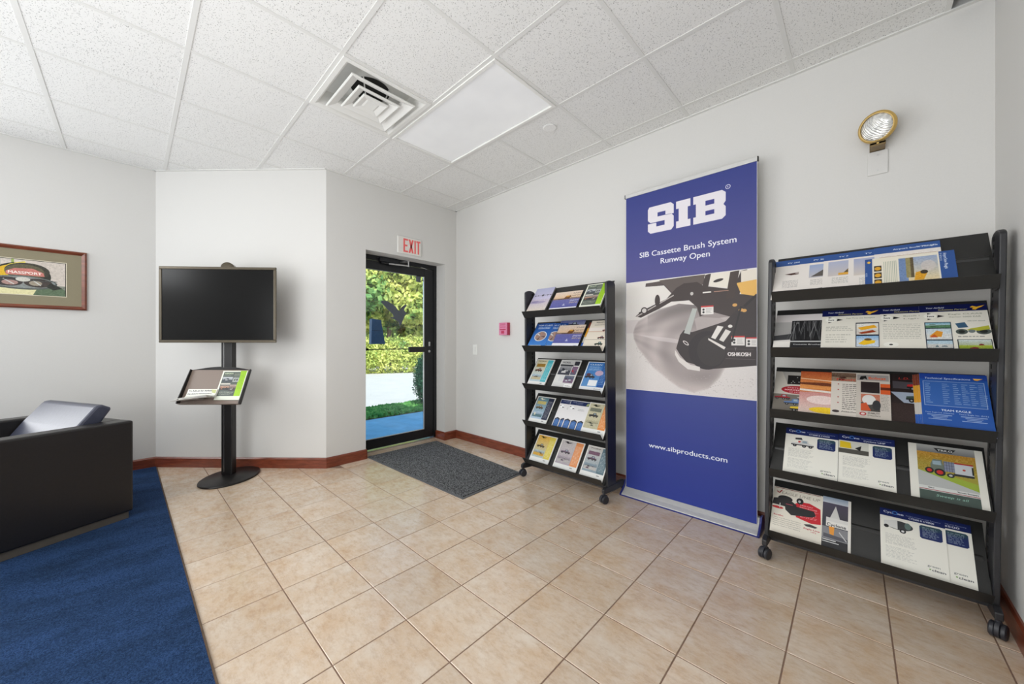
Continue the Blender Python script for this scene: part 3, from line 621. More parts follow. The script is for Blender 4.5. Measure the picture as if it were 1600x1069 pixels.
c.ell(.57, .29, .06, .03, (170, 136, 128)); c.ell(.76, .285, .05, .03, (158, 148, 130)); c.line(.52, .25, .60, .31, .01, (206, 206, 200)); c.line(.74, .25, .80, .31, .01, (206, 206, 200)); c.line(.40, .26, .93, .25, .008, (60, 66, 64)); c.ell(.665, .245, .055, .028, (206, 204, 194)); c.poly([(.36, .34), (.42, .32), (.48, .345), (.38, .36)], (232, 222, 168)); c.poly([(.88, .27), (.97, .33), (.9, .36), (.84, .32)], (44, 46, 40))
c.grain(0, 0, 1, A, 5, .012); c.rect(0, 0, 1, .006, (30, 28, 24)); c.rect(.994, 0, 1, A, (30, 28, 24))
o = sheet('photo_print', .656, .282, .0005, c.material('helmet_photo', .25), parent=pc, ny=1); o.location = (-.328, -.011, -.141); o.rotation_euler = (R(90), 0, 0)

# ================================================================== ENTRY MAT
mt = thing('entry_mat', 'dark grey speckled entrance mat lying in front of the glass door', 'mat', (2.10, 2.945, 0))
def quadslab(name, pts, z0, z1, mat, par): return MB().prism([(p[0] - 2.10, p[1] - 2.945) for p in pts], z0, z1, 'z').build(name, mat, par)
quadslab('rubber_border', [(1.735, 2.180), (2.452, 2.212), (2.55, 3.70), (1.685, 3.70)], 0.0005, .005, 'mat_edge', mt)
quadslab('pile', [(1.755, 2.203), (2.438, 2.232), (2.535, 3.688), (1.705, 3.688)], .005, .011, 'mat', mt)

# ================================================================== ARMCHAIR
ch = thing('armchair', 'black leather cube armchair with loose back cushion on the blue carpet', 'armchair', (.012, 3.572, .007), math.atan2(-.426, -.905))
# local x = forward, local -y = towards the far arm after the turn; far side is at -y
W_, D_, T_ = .93, .84, .12
def rb(x0, x1, y0, y1, z0, z1, name, mat='leather', bev=.012): return MB().box(x0, x1, y0, y1, z0, z1).build(name, mat, ch, bevel=bev)
rb(0, D_, -T_, 0, .045, .656, 'arm'); rb(0, D_, -W_, -W_ + T_, .045, .656, 'arm'); rb(0, T_, -W_ + T_, -T_, .045, .655, 'backrest'); rb(T_, D_ - .01, -W_ + T_, -T_, .045, .27, 'seat_frame')
rb(T_ + .002, D_ - .005, -W_ + T_ + .004, -T_ - .004, .272, .42, 'seat_cushion', bev=.03)
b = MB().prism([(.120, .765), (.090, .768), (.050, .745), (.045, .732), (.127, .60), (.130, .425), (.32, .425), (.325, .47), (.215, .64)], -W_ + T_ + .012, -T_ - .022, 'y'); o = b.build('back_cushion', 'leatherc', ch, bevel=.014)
rb(.02, D_ - .02, -W_ + .02, -.012, .0, .045, 'plinth', 'plinth', .002)

# ================================================================== TELEVISION ON A FLOOR STAND
ts = thing('display_stand', 'black floor stand with oval base and square pole carrying the television', 'stand', (.603, 4.011, 0), R(-YAW + 3.5))
MB().lathe([(.001, 0), (.245, 0), (.250, .006), (.248, .014), (.238, .020), (.001, .022)], n=56, sx=.80, sy=1.04).build('base', 'black', ts, smooth=True)
px, py = -.045, .045
b = MB().box(px - .045, px + .047, py - .03, py + .03, .021, 1.83); b.build('pole', 'black', ts, bevel=.006)
b = MB().box(px - .022, px - .018, py - .0312, py - .030, .05, 1.2); b.build('pole_groove', 'chrome', ts)['label'] = 'thin pale groove line down the pole'
b = MB().lathe([(.044, -.055), (.050, -.05), (.050, .04), (.042, .046)], c=(px + .002, py - .0, 1.850), axis=(0.35, -1, 0), n=26); b.build('pole_cap', 'tvbez', ts, smooth=True)
MB().box(px - .18, px + .18, -.014, .014, 1.35, 1.72).build('mount_plate', 'black', ts)
tv = thing('television', 'black flat television with bronze bezel on the floor stand', 'television', (.603, 4.011, 0), R(-YAW + 3.5))
Y0 = -.055; xc = -.063; tw, z0, z1 = .484, 1.190, 1.846
MB().box(xc - tw + .05, xc + tw - .05, Y0 + .006, Y0 + .040, z0 + .05, z1 - .05).build('back_shell', 'black', tv, bevel=.01)
w = .023
for q in [(xc - tw, xc + tw, z1 - w, z1), (xc - tw, xc + tw, z0, z0 + w), (xc - tw, xc - tw + w, z0 + w, z1 - w), (xc + tw - w, xc + tw, z0 + w, z1 - w)]:
    MB().box(q[0], q[1], Y0 - .006, Y0 + .008, q[2], q[3]).build('bezel', 'tvbez', tv, bevel=.004)
MB().box(xc - tw + w, xc + tw - w, Y0 - .001, Y0 + .005, z0 + w, z1 - w).build('screen', 'screen', tv)
# literature tray on the pole
tr = thing('literature_tray', 'small tilted literature tray with its inside coloured as lit, fixed to the television pole', 'tray', (.603, 4.011, 0), R(-YAW + 1.0))
xa, xb_ = -.329, .180; yt, zt, yb_, zb = .000, .950, -.128, .668
dv = Vector((0, yt - yb_, zt - zb)); L = dv.length; dv.normalize(); nv = Vector((0, -dv.z, dv.y))
def tp(x, t, n_): return tuple(Vector((x, yb_, zb)) + dv * t + nv * n_)
b = MB(); b.add([tp(xa, 0, 0), tp(xb_, 0, 0), tp(xb_, L, 0), tp(xa, L, 0), tp(xa, 0, -.003), tp(xb_, 0, -.003), tp(xb_, L, -.003), tp(xa, L, -.003)], [(0, 1, 2, 3), (7, 6, 5, 4), (0, 4, 5, 1), (2, 6, 7, 3), (1, 5, 6, 2), (0, 3, 7, 4)]); b.build('panel', 'taupe', tr)
for x, s in ((xa, -1), (xb_, 1)):
    b = MB(); e = .006 * s; b.add([tp(x, -.0, .0), tp(x, L, .0), tp(x, L, .02), tp(x, .02, .035), tp(x, -.0, .035), tp(x + e, 0, 0), tp(x + e, L, 0), tp(x + e, L, .02), tp(x + e, .02, .035), tp(x + e, 0, .035)], [(0, 1, 2, 3, 4), (9, 8, 7, 6, 5)] + [(k, (k + 1) % 5, 5 + (k + 1) % 5, 5 + k) for k in range(5)]); b.build('side_flange', 'black', tr)
b = MB(); b.add([tp(xa, 0, 0), tp(xb_, 0, 0), tp(xb_, 0, .03), tp(xa, 0, .03), tp(xa, -.003, 0), tp(xb_, -.003, 0), tp(xb_, -.003, .03), tp(xa, -.003, .03)], [(0, 1, 2, 3), (7, 6, 5, 4), (0, 4, 5, 1), (2, 6, 7, 3), (1, 5, 6, 2), (0, 3, 7, 4)]); b.build('front_lip', 'taupe', tr)
arc = [(xa + (xb_ - xa) * k / 16, .032 * math.sin(math.pi * k / 16)) for k in range(17)]
b = MB(); vs = [tp(x, L, 0.002) for x, _ in arc] + [tp(x, L + hgt, -.002) for x, hgt in arc]; n = 17
b.add(vs + [tuple(Vector(p) + nv * -.004) for p in vs], [(k, k + 1, n + k + 1, n + k) for k in range(16)] + [(2 * n + k + 1, 2 * n + k, 3 * n + k, 3 * n + k + 1) for k in range(16)] + [(n + k, n + k + 1, 3 * n + k + 1, 3 * n + k) for k in range(16)])
b.build('arched_top', 'black', tr)
MB().box(-.09, .0, .028, .05, .76, .90).build('bracket', 'black', tr)

# ================================================================== PRINTED COVERS
NAVY = (38, 56, 118); K = 1.29
def cv(bg=(238, 236, 230), w=220): return Canvas(w, int(w * K), bg)
def cov_plane():
    c = cv((206, 204, 214), 220); c.rect(0, 0, 1, .62, (168, 170, 200), 1, (196, 190, 214)); c.rect(0, .62, 1, K, (190, 180, 200), 1, (216, 206, 190)); c.ell(.4, .78, .42, .07, (138, 128, 168), .6); c.ell(.25, .74, .2, .04, (110, 104, 150), .5)
    c.line(.12, .42, .95, .40, .012, (60, 58, 66)); c.ell(.52, .41, .06, .05, (70, 66, 72)); c.line(.48, .46, .58, .34, .02, (80, 78, 84))
    for x in (.12, .27, .78, .94): c.ell(x, .41, .03, .028, (52, 50, 60))
    return c.grain(0, .5, 1, K, 5)
def cov_snow(low=False):
    c = cv((236, 234, 236), 240); c.rect(.0, .0, 1, .5, (226, 206, 186), 1, (206, 176, 150)); c.rect(.02, .02, .98, .48, (216, 200, 190), .6, (224, 190, 150)); c.rect(0, .46, 1, .58, (140, 112, 90), 1, (120, 110, 130)); c.rect(0, .56, 1, K - .2, (102, 102, 160), 1, (88, 92, 158))
    c.poly([(.40, .50), (.44, .36), (.50, .30), (.62, .28), (.66, .38), (.60, .50)], (116, 78, 44)); c.ell(.53, .33, .07, .04, (206, 148, 52)); c.rect(.2, .50, .62, .53, (66, 56, 56)); c.poly([(.45, .98), (.5, .82), (.56, .98)], (210, 210, 226), .7)
    for y, t, col in ((.20, 'THIS', (86, 82, 84)), (.36, 'NEW', (86, 82, 84)), (.50, 'BIG', (96, 92, 96)), (.70, 'SNOW', (236, 234, 230)), (.84, '2016', (216, 196, 140))): c.text(t, .96, y, .085, col, 'r', italic=.25, width=.30)
    c.rect(0, K - .16, 1, K, (232, 232, 238)); c.text('SNW', .84, K - .05, .035, (70, 76, 130)); return c.grain(0, 0, 1, K - .18, 6)
def cov_green():
    c = cv((226, 230, 214), 240); c.rect(.06, .05, .76, 1.12, (84, 92, 86)); c.rect(.72, .0, .97, 1.12, (146, 190, 36), 1, (160, 204, 40)); c.text('AIRPORTS', .10, .15, .055, (214, 226, 190), width=.34, bold=.004); c.lines(.10, .19, .45, .24, 2, (190, 200, 170))
    c.photo(.08, .28, .48, .52, [(188, 192, 196), (150, 154, 158), (70, 76, 80)], 3, ((40, 44, 50), (200, 200, 200))); c.photo(.50, .12, .74, .50, [(120, 126, 110), (88, 96, 92), (160, 164, 160)], 3, ((60, 66, 60),)); c.rect(.08, .56, .45, .62, (206, 200, 190))
    c.photo(.08, .66, .44, .86, [(150, 140, 132), (176, 126, 100), (60, 60, 62)], 3, ((40, 40, 40), (190, 120, 80))); c.photo(.45, .62, .72, .90, [(176, 160, 150), (120, 100, 92), (80, 78, 78)], 4, ((220, 210, 200), (90, 40, 40))); c.lines(.10, .92, .7, 1.08, 4, (186, 190, 170)); c.lines(.76, .2, .94, .9, 12, (120, 168, 30)); return c
def cov_blue(title='TOP CLASS'):
    c = cv((44, 92, 170), 220); c.rect(0, 0, 1, K, (40, 84, 160), 1, (66, 130, 206)); c.text(title, .10, .16, .075, (226, 230, 236), width=.8, bold=.006); c.lines(.16, .22, .86, .34, 2, (220, 226, 234), .9, .6, .05)
    c.ell(.5, .72, .33, .27, (222, 220, 216)); c.ell(.5, .72, .29, .235, (150, 132, 128)); 
    for k in range(7): a = k * .9; c.poly([(.5, .72), (.5 + .27 * math.cos(a), .72 + .22 * math.sin(a)), (.5 + .24 * math.cos(a + .35), .72 + .2 * math.sin(a + .35))], random.choice([(216, 214, 210), (96, 66, 60), (60, 64, 76), (180, 130, 110)]))
    c.rect(.1, K - .09, .75, K - .05, (214, 224, 236)); return c
def cov_grey_machine():
    c = cv((120, 126, 160), 220); c.rect(0, 0, 1, .35, (86, 92, 140), 1, (150, 154, 176)); c.vehicle(.55, .22, .5, (48, 50, 58)); c.rect(.06, .1, .1, .3, (60, 60, 66)); c.rect(0, .35, 1, K, (170, 160, 150)); return c.grain(0, 0, 1, .4, 6)
def cov_cream():
    c = cv((226, 216, 200), 220); c.text('EQUIPMENT', .25, .12, .06, (70, 66, 60), width=.6, bold=.003); c.lines(.2, .17, .9, .27, 2, (120, 112, 100)); c.rect(0, .55, 1, .57, (190, 120, 90)); c.rect(0, .93, 1, .945, (120, 110, 100)); c.rect(.05, .35, .95, .5, (232, 222, 214))
    c.vehicle(.80, .48, .30, (140, 48, 40)); c.vehicle(.70, .84, .30, (96, 40, 36)); c.vehicle(.7, 1.13, .36, (52, 70, 52)); c.ell(.85, .40, .1, .06, (188, 150, 110)); return c
def cov_strip(base1, base2, strip, dark, mach, title='', footer=True, mid=None):
    c = cv((232, 230, 224), 220); c.rect(.04, .04, .96, 1.14, base1, 1, base2); c.rect(.66, .04, .96, 1.14, strip)
    if title: c.text(title, .12, .13, .05, dark, width=.45, bold=.003)
    else: c.poly([(.15, .12), (.28, .07), (.34, .12), (.5, .10), (.4, .15), (.3, .18), (.24, .14)], dark)
    if mid: c.rect(.10, .24, .58, .40, mid)
    c.vehicle(.32, .56, .40, mach); c.photo(.08, .78, .62, 1.05, [base2, tuple(v * .8 for v in base2), tuple(v * .9 for v in base1)], 3, (dark, mach)); c.lines(.69, .22, .93, 1.08, 15, (236, 236, 232), .55)
    if footer: c.rect(.04, 1.14, .96, K, (228, 228, 224)); c.text('OEM', .70, 1.24, .04, (50, 50, 54), bold=.003)
    return c.grain(.05, .05, .64, 1.1, 7)
def cov_collage(a, b_, d):
    c = cv(d, 220); c.rect(.04, .04, .96, .2, a); c.text('NOREL', .12, .16, .07, (60, 60, 66), width=.4, bold=.004); c.rect(.04, .22, .7, .3, (60, 62, 66)); c.photo(.06, .30, .66, .72, [(150, 150, 152), (110, 112, 116), (64, 66, 76)], 6, ((40, 42, 50), (200, 200, 200), (150, 60, 60)))
    c.rect(.72, .06, .96, .26, (52, 52, 60)); c.photo(.68, .3, .96, .7, [b_, b_, (90, 92, 110)], 4, ((160, 50, 60), (50, 56, 70))); c.rect(.22, .74, .46, 1.04, (206, 206, 206)); c.photo(.48, .74, .95, 1.08, [(110, 114, 128), (76, 80, 100), b_], 4, ((180, 186, 190), (60, 64, 74))); c.rect(.04, 1.10, .96, K, (208, 208, 206)); c.rect(.60, 1.14, .96, K, (236, 236, 234)); c.text('NORA', .66, 1.23, .04, (40, 40, 40), width=.24); return c
def cov_bluecollage():
    c = cv((226, 228, 230), 220); c.rect(.04, .03, .96, 1.14, (56, 112, 178), 1, (92, 140, 190)); c.rect(.70, .03, .96, 1.14, (38, 84, 150)); c.text('CLEAN', .12, .16, .06, (226, 232, 236), width=.5, bold=.004); c.lines(.12, .22, .66, .44, 5, (214, 226, 236)); c.ell(.62, .52, .17, .12, (186, 160, 182)); c.vehicle(.28, .68, .42, (60, 58, 66)); c.ell(.2, .6, .1, .06, (90, 60, 70)); c.rect(.30, .84, .66, 1.10, (226, 228, 230)); c.lines(.73, .1, .93, 1.05, 14, (170, 196, 224)); c.rect(.04, 1.14, .96, K, (222, 224, 226)); c.text('SNOW', .62, 1.24, .035, (60, 60, 66), width=.28); return c
def cov_navyhead(tabs=True):
    c = cv((228, 226, 226), 220); c.rect(.02, .03, .98, .22, (38, 50, 92)); c.text('YOUR AIRFIELD', .12, .11, .04, (206, 210, 220), width=.5); c.lines(.3, .14, .7, .19, 1, (170, 176, 190)); c.poly([(.78, .2), (.84, .08), (.98, .06), (.94, .2)], (160, 170, 120))
    c.ell(.18, .36, .1, .07, (246, 246, 246)); c.poly([(.06, .30), (.14, .32), (.06, .34)], (30, 30, 30)); c.poly([(.22, .36), (.32, .40), (.20, .42)], (30, 30, 30)); c.lines(.48, .38, .85, .48, 2, (150, 150, 150))
    if tabs:
        for x in (.04, .36, .68): c.poly([(x, K), (x, .95), (x + .14, .88), (x + .28, .95), (x + .28, K)], (60, 60, 64)); c.poly([(x + .02, K), (x + .02, 1.0), (x + .14, .95), (x + .26, 1.0), (x + .26, K)], (70, 110, 170)); c.lines(x + .05, 1.04, x + .24, 1.22, 3, (120, 150, 196))
    return c
def cov_partner(title, machine):
    c = cv((226, 222, 210), 260); c.rect(0, 0, 1, .20, (16, 24, 78)); c.text('Your Airfield', .10, .10, .045, (222, 222, 222), width=.28, italic=.2, bold=.003); c.text('Solutions Partner', .29, .165, .045, (190, 180, 110), width=.43, italic=.2, bold=.003)
    c.poly([(.76, .10), (.80, .06), (.86, .09), (.98, .045), (.93, .10), (.87, .14), (.84, .18), (.79, .16), (.81, .12)], (236, 178, 50)); 
    c.ell(.16, .32, .10, .075, (238, 236, 226)); c.poly([(.12, .23), (.18, .25), (.12, .27)], (24, 24, 24)); c.poly([(.28, .29), (.38, .33), (.27, .37)], (24, 24, 24)); c.poly([(.12, .39), (.18, .41), (.12, .43)], (24, 24, 24)); c.text('Iws', .12, .345, .045, (24, 24, 24), width=.1, bold=.004); c.text(title[0], .44, .30, .035, (128, 134, 112), width=.48)
    if title[1]: c.text(title[1], .44, .38, .035, (128, 134, 112), width=.46)
    return c
def cov_partner_a():
    c = cov_partner(('Eagle Three Line Snowplow', ''), 0); c.lines(.08, .55, .58, .72, 3, (150, 148, 138), .6); c.lines(.08, .80, .52, 1.1, 4, (160, 158, 148), .6)
    c.rect(.60, .44, .98, 1.20, (30, 34, 50)); c.photo(.61, .47, .97, .82, [(226, 226, 220), (220, 216, 206), (210, 206, 198)], 0); c.poly([(.63, .60), (.90, .52), (.95, .60), (.70, .68)], (232, 170, 40)); c.poly([(.64, .76), (.88, .68), (.94, .74), (.7, .8)], (150, 60, 30)); c.photo(.61, .86, .97, 1.19, [(130, 170, 210), (200, 214, 226), (196, 208, 222)], 0); c.poly([(.64, 1.10), (.74, .98), (.92, 1.0), (.9, 1.08), (.74, 1.14)], (236, 190, 40)); c.ell(.8, .97, .06, .035, (110, 80, 40)); return c
def cov_partner_b():
    c = cov_partner(('Batelli 72-Line', 'Lighting'), 0); c.lines(.1, .52, .9, .98, 9, (158, 156, 146), .6); c.ell(.22, 1.12, .12, .07, (236, 234, 224)); c.ell(.22, 1.12, .03, .02, (40, 40, 40)); return c
def cov_partner_c():
    c = cov_partner(('Eagle CLAAS', 'Xerion 5000 EAR'), 0); c.rect(.06, .50, .46, 1.29, (40, 52, 66))
    c.photo(.075, .52, .45, .66, [(120, 170, 190), (170, 196, 200), (90, 130, 96)], 2, ((60, 90, 60),)); c.photo(.075, .69, .45, .99, [(190, 206, 214), (208, 216, 220), (214, 216, 214)], 0); c.poly([(.12, .90), (.24, .74), (.33, .78), (.30, .92)], (222, 150, 50)); c.poly([(.12, .93), (.2, .84), (.25, .93)], (200, 90, 40)); c.photo(.075, 1.02, .45, 1.22, [(170, 196, 210), (180, 200, 210), (200, 200, 196)], 2, ((60, 90, 100), (180, 60, 40)))
    c.poly([(.52, .55), (.66, .52), (.70, .66), (.56, .68)], (60, 92, 120)); c.ell(.60, .78, .085, .075, (80, 88, 84)); c.ell(.60, .78, .045, .04, (40, 44, 42)); c.ell(.90, .78, .10, .08, (80, 88, 84)); c.ell(.90, .78, .055, .045, (40, 44, 42)); c.poly([(.66, .74), (.72, .70), (.98, .62), (.99, .72), (.84, .76)], (178, 178, 60)); c.ell(.74, .77, .05, .045, (110, 120, 120)); c.lines(.54, .90, .96, .96, 1, (120, 120, 116)); c.text('300 kW diesel', .70, .50, .028, (110, 120, 110), width=.24)
    c.rect(.52, .99, .99, 1.29, (50, 54, 58)); c.photo(.535, 1.0, .975, 1.29, [(196, 206, 206), (170, 180, 150), (160, 176, 60), (120, 140, 40)], 3, ((120, 40, 40), (90, 100, 60))); return c
def cov_fan():
    c = cv((208, 204, 200), 260); c.rect(0, 0, 1, .3, (214, 208, 206)); c.rect(.0, .28, .40, .82, (178, 176, 174), 1, (150, 148, 146)); c.poly([(0, .80), (.36, .72), (.36, .93), (0, .97)], (60, 60, 62)); c.rect(.34, .24, 1, K, (36, 36, 38))
    for k in range(34):
        x = random.uniform(.36, .98); x2 = x + random.uniform(-.14, .14); g_ = random.randint(90, 190); c.line(x, .27, x2, .95, .006, (g_, g_, g_), .8)
    for x in (.50, .66, .82): c.poly([(x, .60), (x + .07, 1.0), (x - .07, 1.0)], (24, 24, 26), .85)
    c.rect(.34, .98, 1, 1.02, (200, 200, 200)); c.text('Cassette Brushes', .40, 1.12, .035, (230, 230, 230), width=.52, bold=.003); c.rect(.0, 1.0, .33, K, (226, 222, 216)); c.text('SIB', .42, .34, .035, (220, 220, 220)); return c
def cov_bluehead(title, photo, sub=None):
    c = cv((226, 220, 214), 240); c.rect(0, 0, 1, .22, (46, 82, 146)); c.text(title, .3, .14 if not sub else .12, .045, (226, 230, 236), width=.66, bold=.004)
    if sub: c.text(sub, .3, .19, .03, (210, 216, 226), width=.4)
    if photo == 0: c.poly([(.25, .55), (.6, .50), (.96, .46), (.96, .54), (.4, .6)], (72, 46, 40)); c.ell(.60, .54, .12, .02, (206, 196, 190)); c.lines(.22, .80, .92, 1.08, 9, (150, 146, 144), .7, .5, .05); c.poly([(.72, 1.16), (.9, 1.12), (.9, K), (.72, K)], (96, 76, 60))
    if photo == 1: c.rect(.22, .30, .95, .78, (150, 166, 200), 1, (190, 186, 190)); c.poly([(.26, .74), (.5, .52), (.94, .48), (.95, .74)], (90, 84, 80)); c.lines(.26, .84, .92, 1.06, 7, (150, 146, 144)); c.vehicle(.66, 1.18, .5, (84, 80, 76))
    if photo == 2: c.rect(.10, .28, .98, .80, (170, 176, 200), 1, (196, 188, 184)); c.poly([(.35, .78), (.5, .55), (.95, .52), (.98, .78)], (96, 80, 50)); c.ell(.6, .62, .12, .05, (216, 166, 60)); c.rect(.3, .70, .55, .78, (214, 160, 60)); c.lines(.18, .86, .94, 1.08, 7, (140, 146, 140)); c.ell(.78, 1.2, .1, .05, (120, 90, 60))
    if photo == 3: c.rect(.10, .28, .92, .86, (160, 168, 198), 1, (206, 196, 186)); c.poly([(.34, .80), (.38, .56), (.7, .52), (.72, .82)], (206, 140, 60)); c.poly([(.34, .74), (.7, .72), (.7, .86), (.38, .86)], (84, 62, 50)); c.lines(.2, .94, .8, 1.2, 7, (150, 150, 150))
    if photo == 4: c.rect(.08, .34, .96, .80, (196, 176, 160), 1, (222, 200, 168)); c.text('BOSCHUNG', .66, .12, .03, (226, 230, 236), width=.28); c.grain(.08, .3, .96, .8, 6)
    return c
def cov_landscape():
    c = Canvas(280, 217, (228, 222, 206)); A = 217 / 280; c.rect(.0, .0, .09, A, (46, 82, 146)); c.poly([(.02, .10), (.05, .06), (.075, .10), (.05, .14)], (226, 180, 70)); c.text('SNOW', .03, .5, .025, (220, 226, 236), rot=-90); c.rect(.84, 0, 1, A, (46, 82, 146)); c.text('Airport Snow Ploughs', .885, .05, .034, (224, 228, 236), width=.42, rot=90, bold=.003); c.text('P 8/9/10', .845, .05, .024, (224, 228, 236), width=.2, rot=90); c.rect(.88, A - .05, .98, A - .035, (224, 228, 236))
    for k in range(3): c.rect(.11, .22 + k * .19, .20, .38 + k * .19, (66, 56, 44)); c.ell(.155, .30 + k * .19, .038, .05, (216, 160, 50))
    for k in range(8): c.line(.23 + k * .02, .12, .23 + k * .02, A - .04, .006, (130, 146, 130), .8)
    c.rect(.40, .08, .82, A - .04, (150, 166, 196), 1, (226, 206, 160)); c.rect(.40, .08, .50, A - .04, (112, 136, 176)); c.rect(.48, .08, .55, .62, (150, 140, 96)); c.rect(.53, .08, .565, .62, (96, 84, 60)); c.ell(.72, .34, .08, .14, (206, 196, 190), .7); c.poly([(.56, .70), (.58, .50), (.66, .46), (.70, .54), (.66, .70)], (216, 156, 40)); c.ell(.67, .5, .04, .05, (60, 50, 40)); return c.grain(.4, .08, .82, A - .04, 5)
def cov_mower():
    c = cv((196, 190, 180), 220); c.poly([(.15, 0), (1, 0), (1, .12), (.3, .45)], (170, 166, 160)); c.rect(.28, .12, 1, .42, (36, 34, 34)); [c.ell(.3 + random.random() * .65, .18 + random.random() * .2, .015, .01, (200, 200, 200)) for _ in range(9)]; c.ell(.52, .60, .36, .13, (160, 32, 44)); c.text('PARTS AND', .3, .56, .04, (236, 220, 220), width=.44); c.text('MAINTENANCE', .24, .63, .045, (236, 220, 220), width=.56, bold=.003); c.text('OF MOWERS', .34, .70, .04, (236, 220, 220), width=.4)
    c.rect(0, .76, 1, K, (110, 104, 96)); [c.vehicle(x, y, w_, col) for x, y, w_, col in ((.2, .86, .35, (150, 40, 46)), (.7, .84, .36, (180, 176, 170)), (.45, 1.0, .42, (90, 116, 160)), (.66, 1.16, .56, (212, 182, 50)))]; return c
def cov_orange():
    c = cv((200, 120, 70), 220); c.rect(0, 0, 1, .55, (176, 84, 48), 1, (220, 150, 84)); c.poly([(0, .22), (1, .30), (1, .33), (0, .24)], (236, 206, 170)); c.poly([(0, .36), (.5, .34), (1, .42), (1, .47), (0, .42)], (110, 60, 40)); c.poly([(0, .56), (1, .62), (1, .68), (0, .62)], (226, 216, 206)); c.rect(0, .66, 1, K, (200, 140, 136), 1, (214, 196, 186)); c.ell(.45, .88, .3, .13, (228, 206, 200)); c.ell(.55, 1.18, .34, .09, (232, 196, 40)); c.poly([(.86, .8), (.98, 1.1), (.8, 1.05)], (240, 238, 236)); c.ell(.8, 1.02, .1, .05, (80, 70, 90)); return c.grain(0, 0, 1, K, 5)
def cov_cyan():
    c = cv((74, 160, 200), 220); c.rect(0, 0, 1, .28, (40, 60, 160)); c.poly([(0, .15), (1, .32), (1, .45), (0, .45)], (66, 140, 200)); c.text('#1', .3, .32, .07, (226, 236, 240)); c.ell(.45, .43, .2, .06, (200, 226, 236)); c.rect(.0, .60, 1, .72, (160, 160, 196)); c.ell(.75, 1.15, .2, .12, (206, 60, 130)); return c
def cov_text():
    c = cv((212, 204, 194), 220); c.photo(0, .02, 1, .28, [(120, 96, 80), (90, 70, 56), (140, 120, 100)], 5, ((60, 30, 24), (180, 170, 160))); c.text('ToolCat', .06, .26, .07, (196, 70, 60), width=.6, italic=.2, bold=.004)
    for k in range(14): c.lines(.22, .36 + k * .055, .95, .385 + k * .055, 1, (70, 66, 62), .9, .8, .35)
    for k in (0, 3, 7, 10): c.ell(.14, .37 + k * .055, .015, .015, (160, 60, 50))
    c.ell(.1, 1.17, .07, .035, (60, 50, 50)); c.text('Attachments', .2, 1.18, .035, (60, 56, 54), width=.45, bold=.003); c.vehicle(.84, 1.15, .3, (180, 160, 110)); return c
def cov_loader():
    c = cv((196, 188, 178), 240); c.rect(.03, .05, .97, .22, (150, 146, 142)); c.poly([(.10, .20), (.14, .10), (.30, .08), (.34, .20), (.26, .16), (.2, .2)], (26, 26, 26)); c.text('Bobcat', .38, .18, .08, (214, 90, 50), width=.5, bold=.007); c.rect(.14, .26, .70, .58, (44, 36, 36)); c.rect(.72, .30, 1, .6, (206, 90, 44)); c.rect(.72, .40, 1, .48, (96, 44, 30))
    c.photo(.14, .62, .70, 1.10, [(190, 110, 84), (170, 120, 100), (70, 66, 62)], 0); c.ell(.38, .78, .20, .14, (214, 212, 208)); c.ell(.6, .92, .12, .14, (50, 50, 52)); c.poly([(.14, .9), (.3, .86), (.44, 1.08), (.14, 1.1)], (196, 82, 44)); c.lines(.73, .62, .98, 1.08, 11, (120, 116, 110)); c.ell(.2, 1.18, .10, .05, (170, 40, 40)); c.ell(.2, 1.18, .06, .03, (220, 200, 196)); c.text('STABILITY', .34, 1.17, .045, (60, 56, 54), width=.34, bold=.004); c.text('DYNAMICS', .34, 1.235, .04, (60, 56, 54), width=.36); return c
def cov_darktruck():
    c = cv((38, 30, 30), 240); c.text('L.D. AUSTIN', .22, .15, .06, (190, 50, 44), width=.7, italic=.2); c.poly([(.1, .2), (1, .24), (1, .42), (.1, .4)], (70, 66, 70)); c.vehicle(.68, .30, .62, (170, 36, 40)); c.poly([(.05, .50), (1, .50), (1, .80), (.3, .78)], (150, 160, 176)); c.vehicle(.64, .62, .6, (60, 76, 68)); c.rect(0, .80, 1, K, (50, 36, 34)); c.text('Brush Cutters', .52, 1.22, .035, (206, 196, 190), width=.4); return c.grain(0, .8, 1, K, 3)
def cov_tech():
    c = cv((38, 84, 162), 380); c.rect(0, 0, 1, .14, (34, 66, 150)); c.text('Technical Specifications', .08, .135, .045, (206, 216, 232), width=.68, bold=.002, italic=.1); c.poly([(.80, .09), (.94, .09), (.86, .14), (.82, .13)], (226, 160, 50)); c.poly([(.80, .09), (.94, .09), (.9, .105), (.82, .105)], (240, 200, 130))
    for q in ((.05, .19, .95, .198), (.05, .81, .95, .818), (.05, .19, .058, .818), (.942, .19, .95, .818)): c.rect(*q, (170, 190, 220))
    c.rect(.06, .2, .94, .81, (62, 104, 174), .7)
    for x in (.08, .34, .50, .62, .74, .86):
        for k in range(11): c.rect(x, .25 + k * .048, x + random.uniform(.05, .11), .264 + k * .048, (160, 184, 216), .7)
    c.text('TEAM EAGLE', .5, .94, .05, (214, 222, 236), 'c', width=.42, bold=.003); c.text('Team Eagle Ltd. (Ontario)', .26, 1.00, .03, (206, 216, 232), 'c', width=.42); c.text('Team Eagle Inc. (U.S.)', .74, 1.00, .03, (206, 216, 232), 'c', width=.40)
    for y, w_ in ((1.035, .36), (1.07, .24), (1.105, .2), (1.14, .34)): c.rect(.26 - w_ / 2, y, .26 + w_ / 2, y + .014, (180, 198, 224), .8); c.rect(.74 - w_ / 2, y, .74 + w_ / 2, y + .014, (180, 198, 224), .8)
    return c
def cov_amber():
    c = cv((206, 150, 60), 120); c.rect(0, 0, 1, .3, (120, 60, 44)); c.rect(0, .3, 1, .75, (206, 150, 50)); c.rect(0, .75, 1, 1.05, (190, 186, 180)); c.rect(0, 1.05, 1, K, (44, 90, 170)); return c
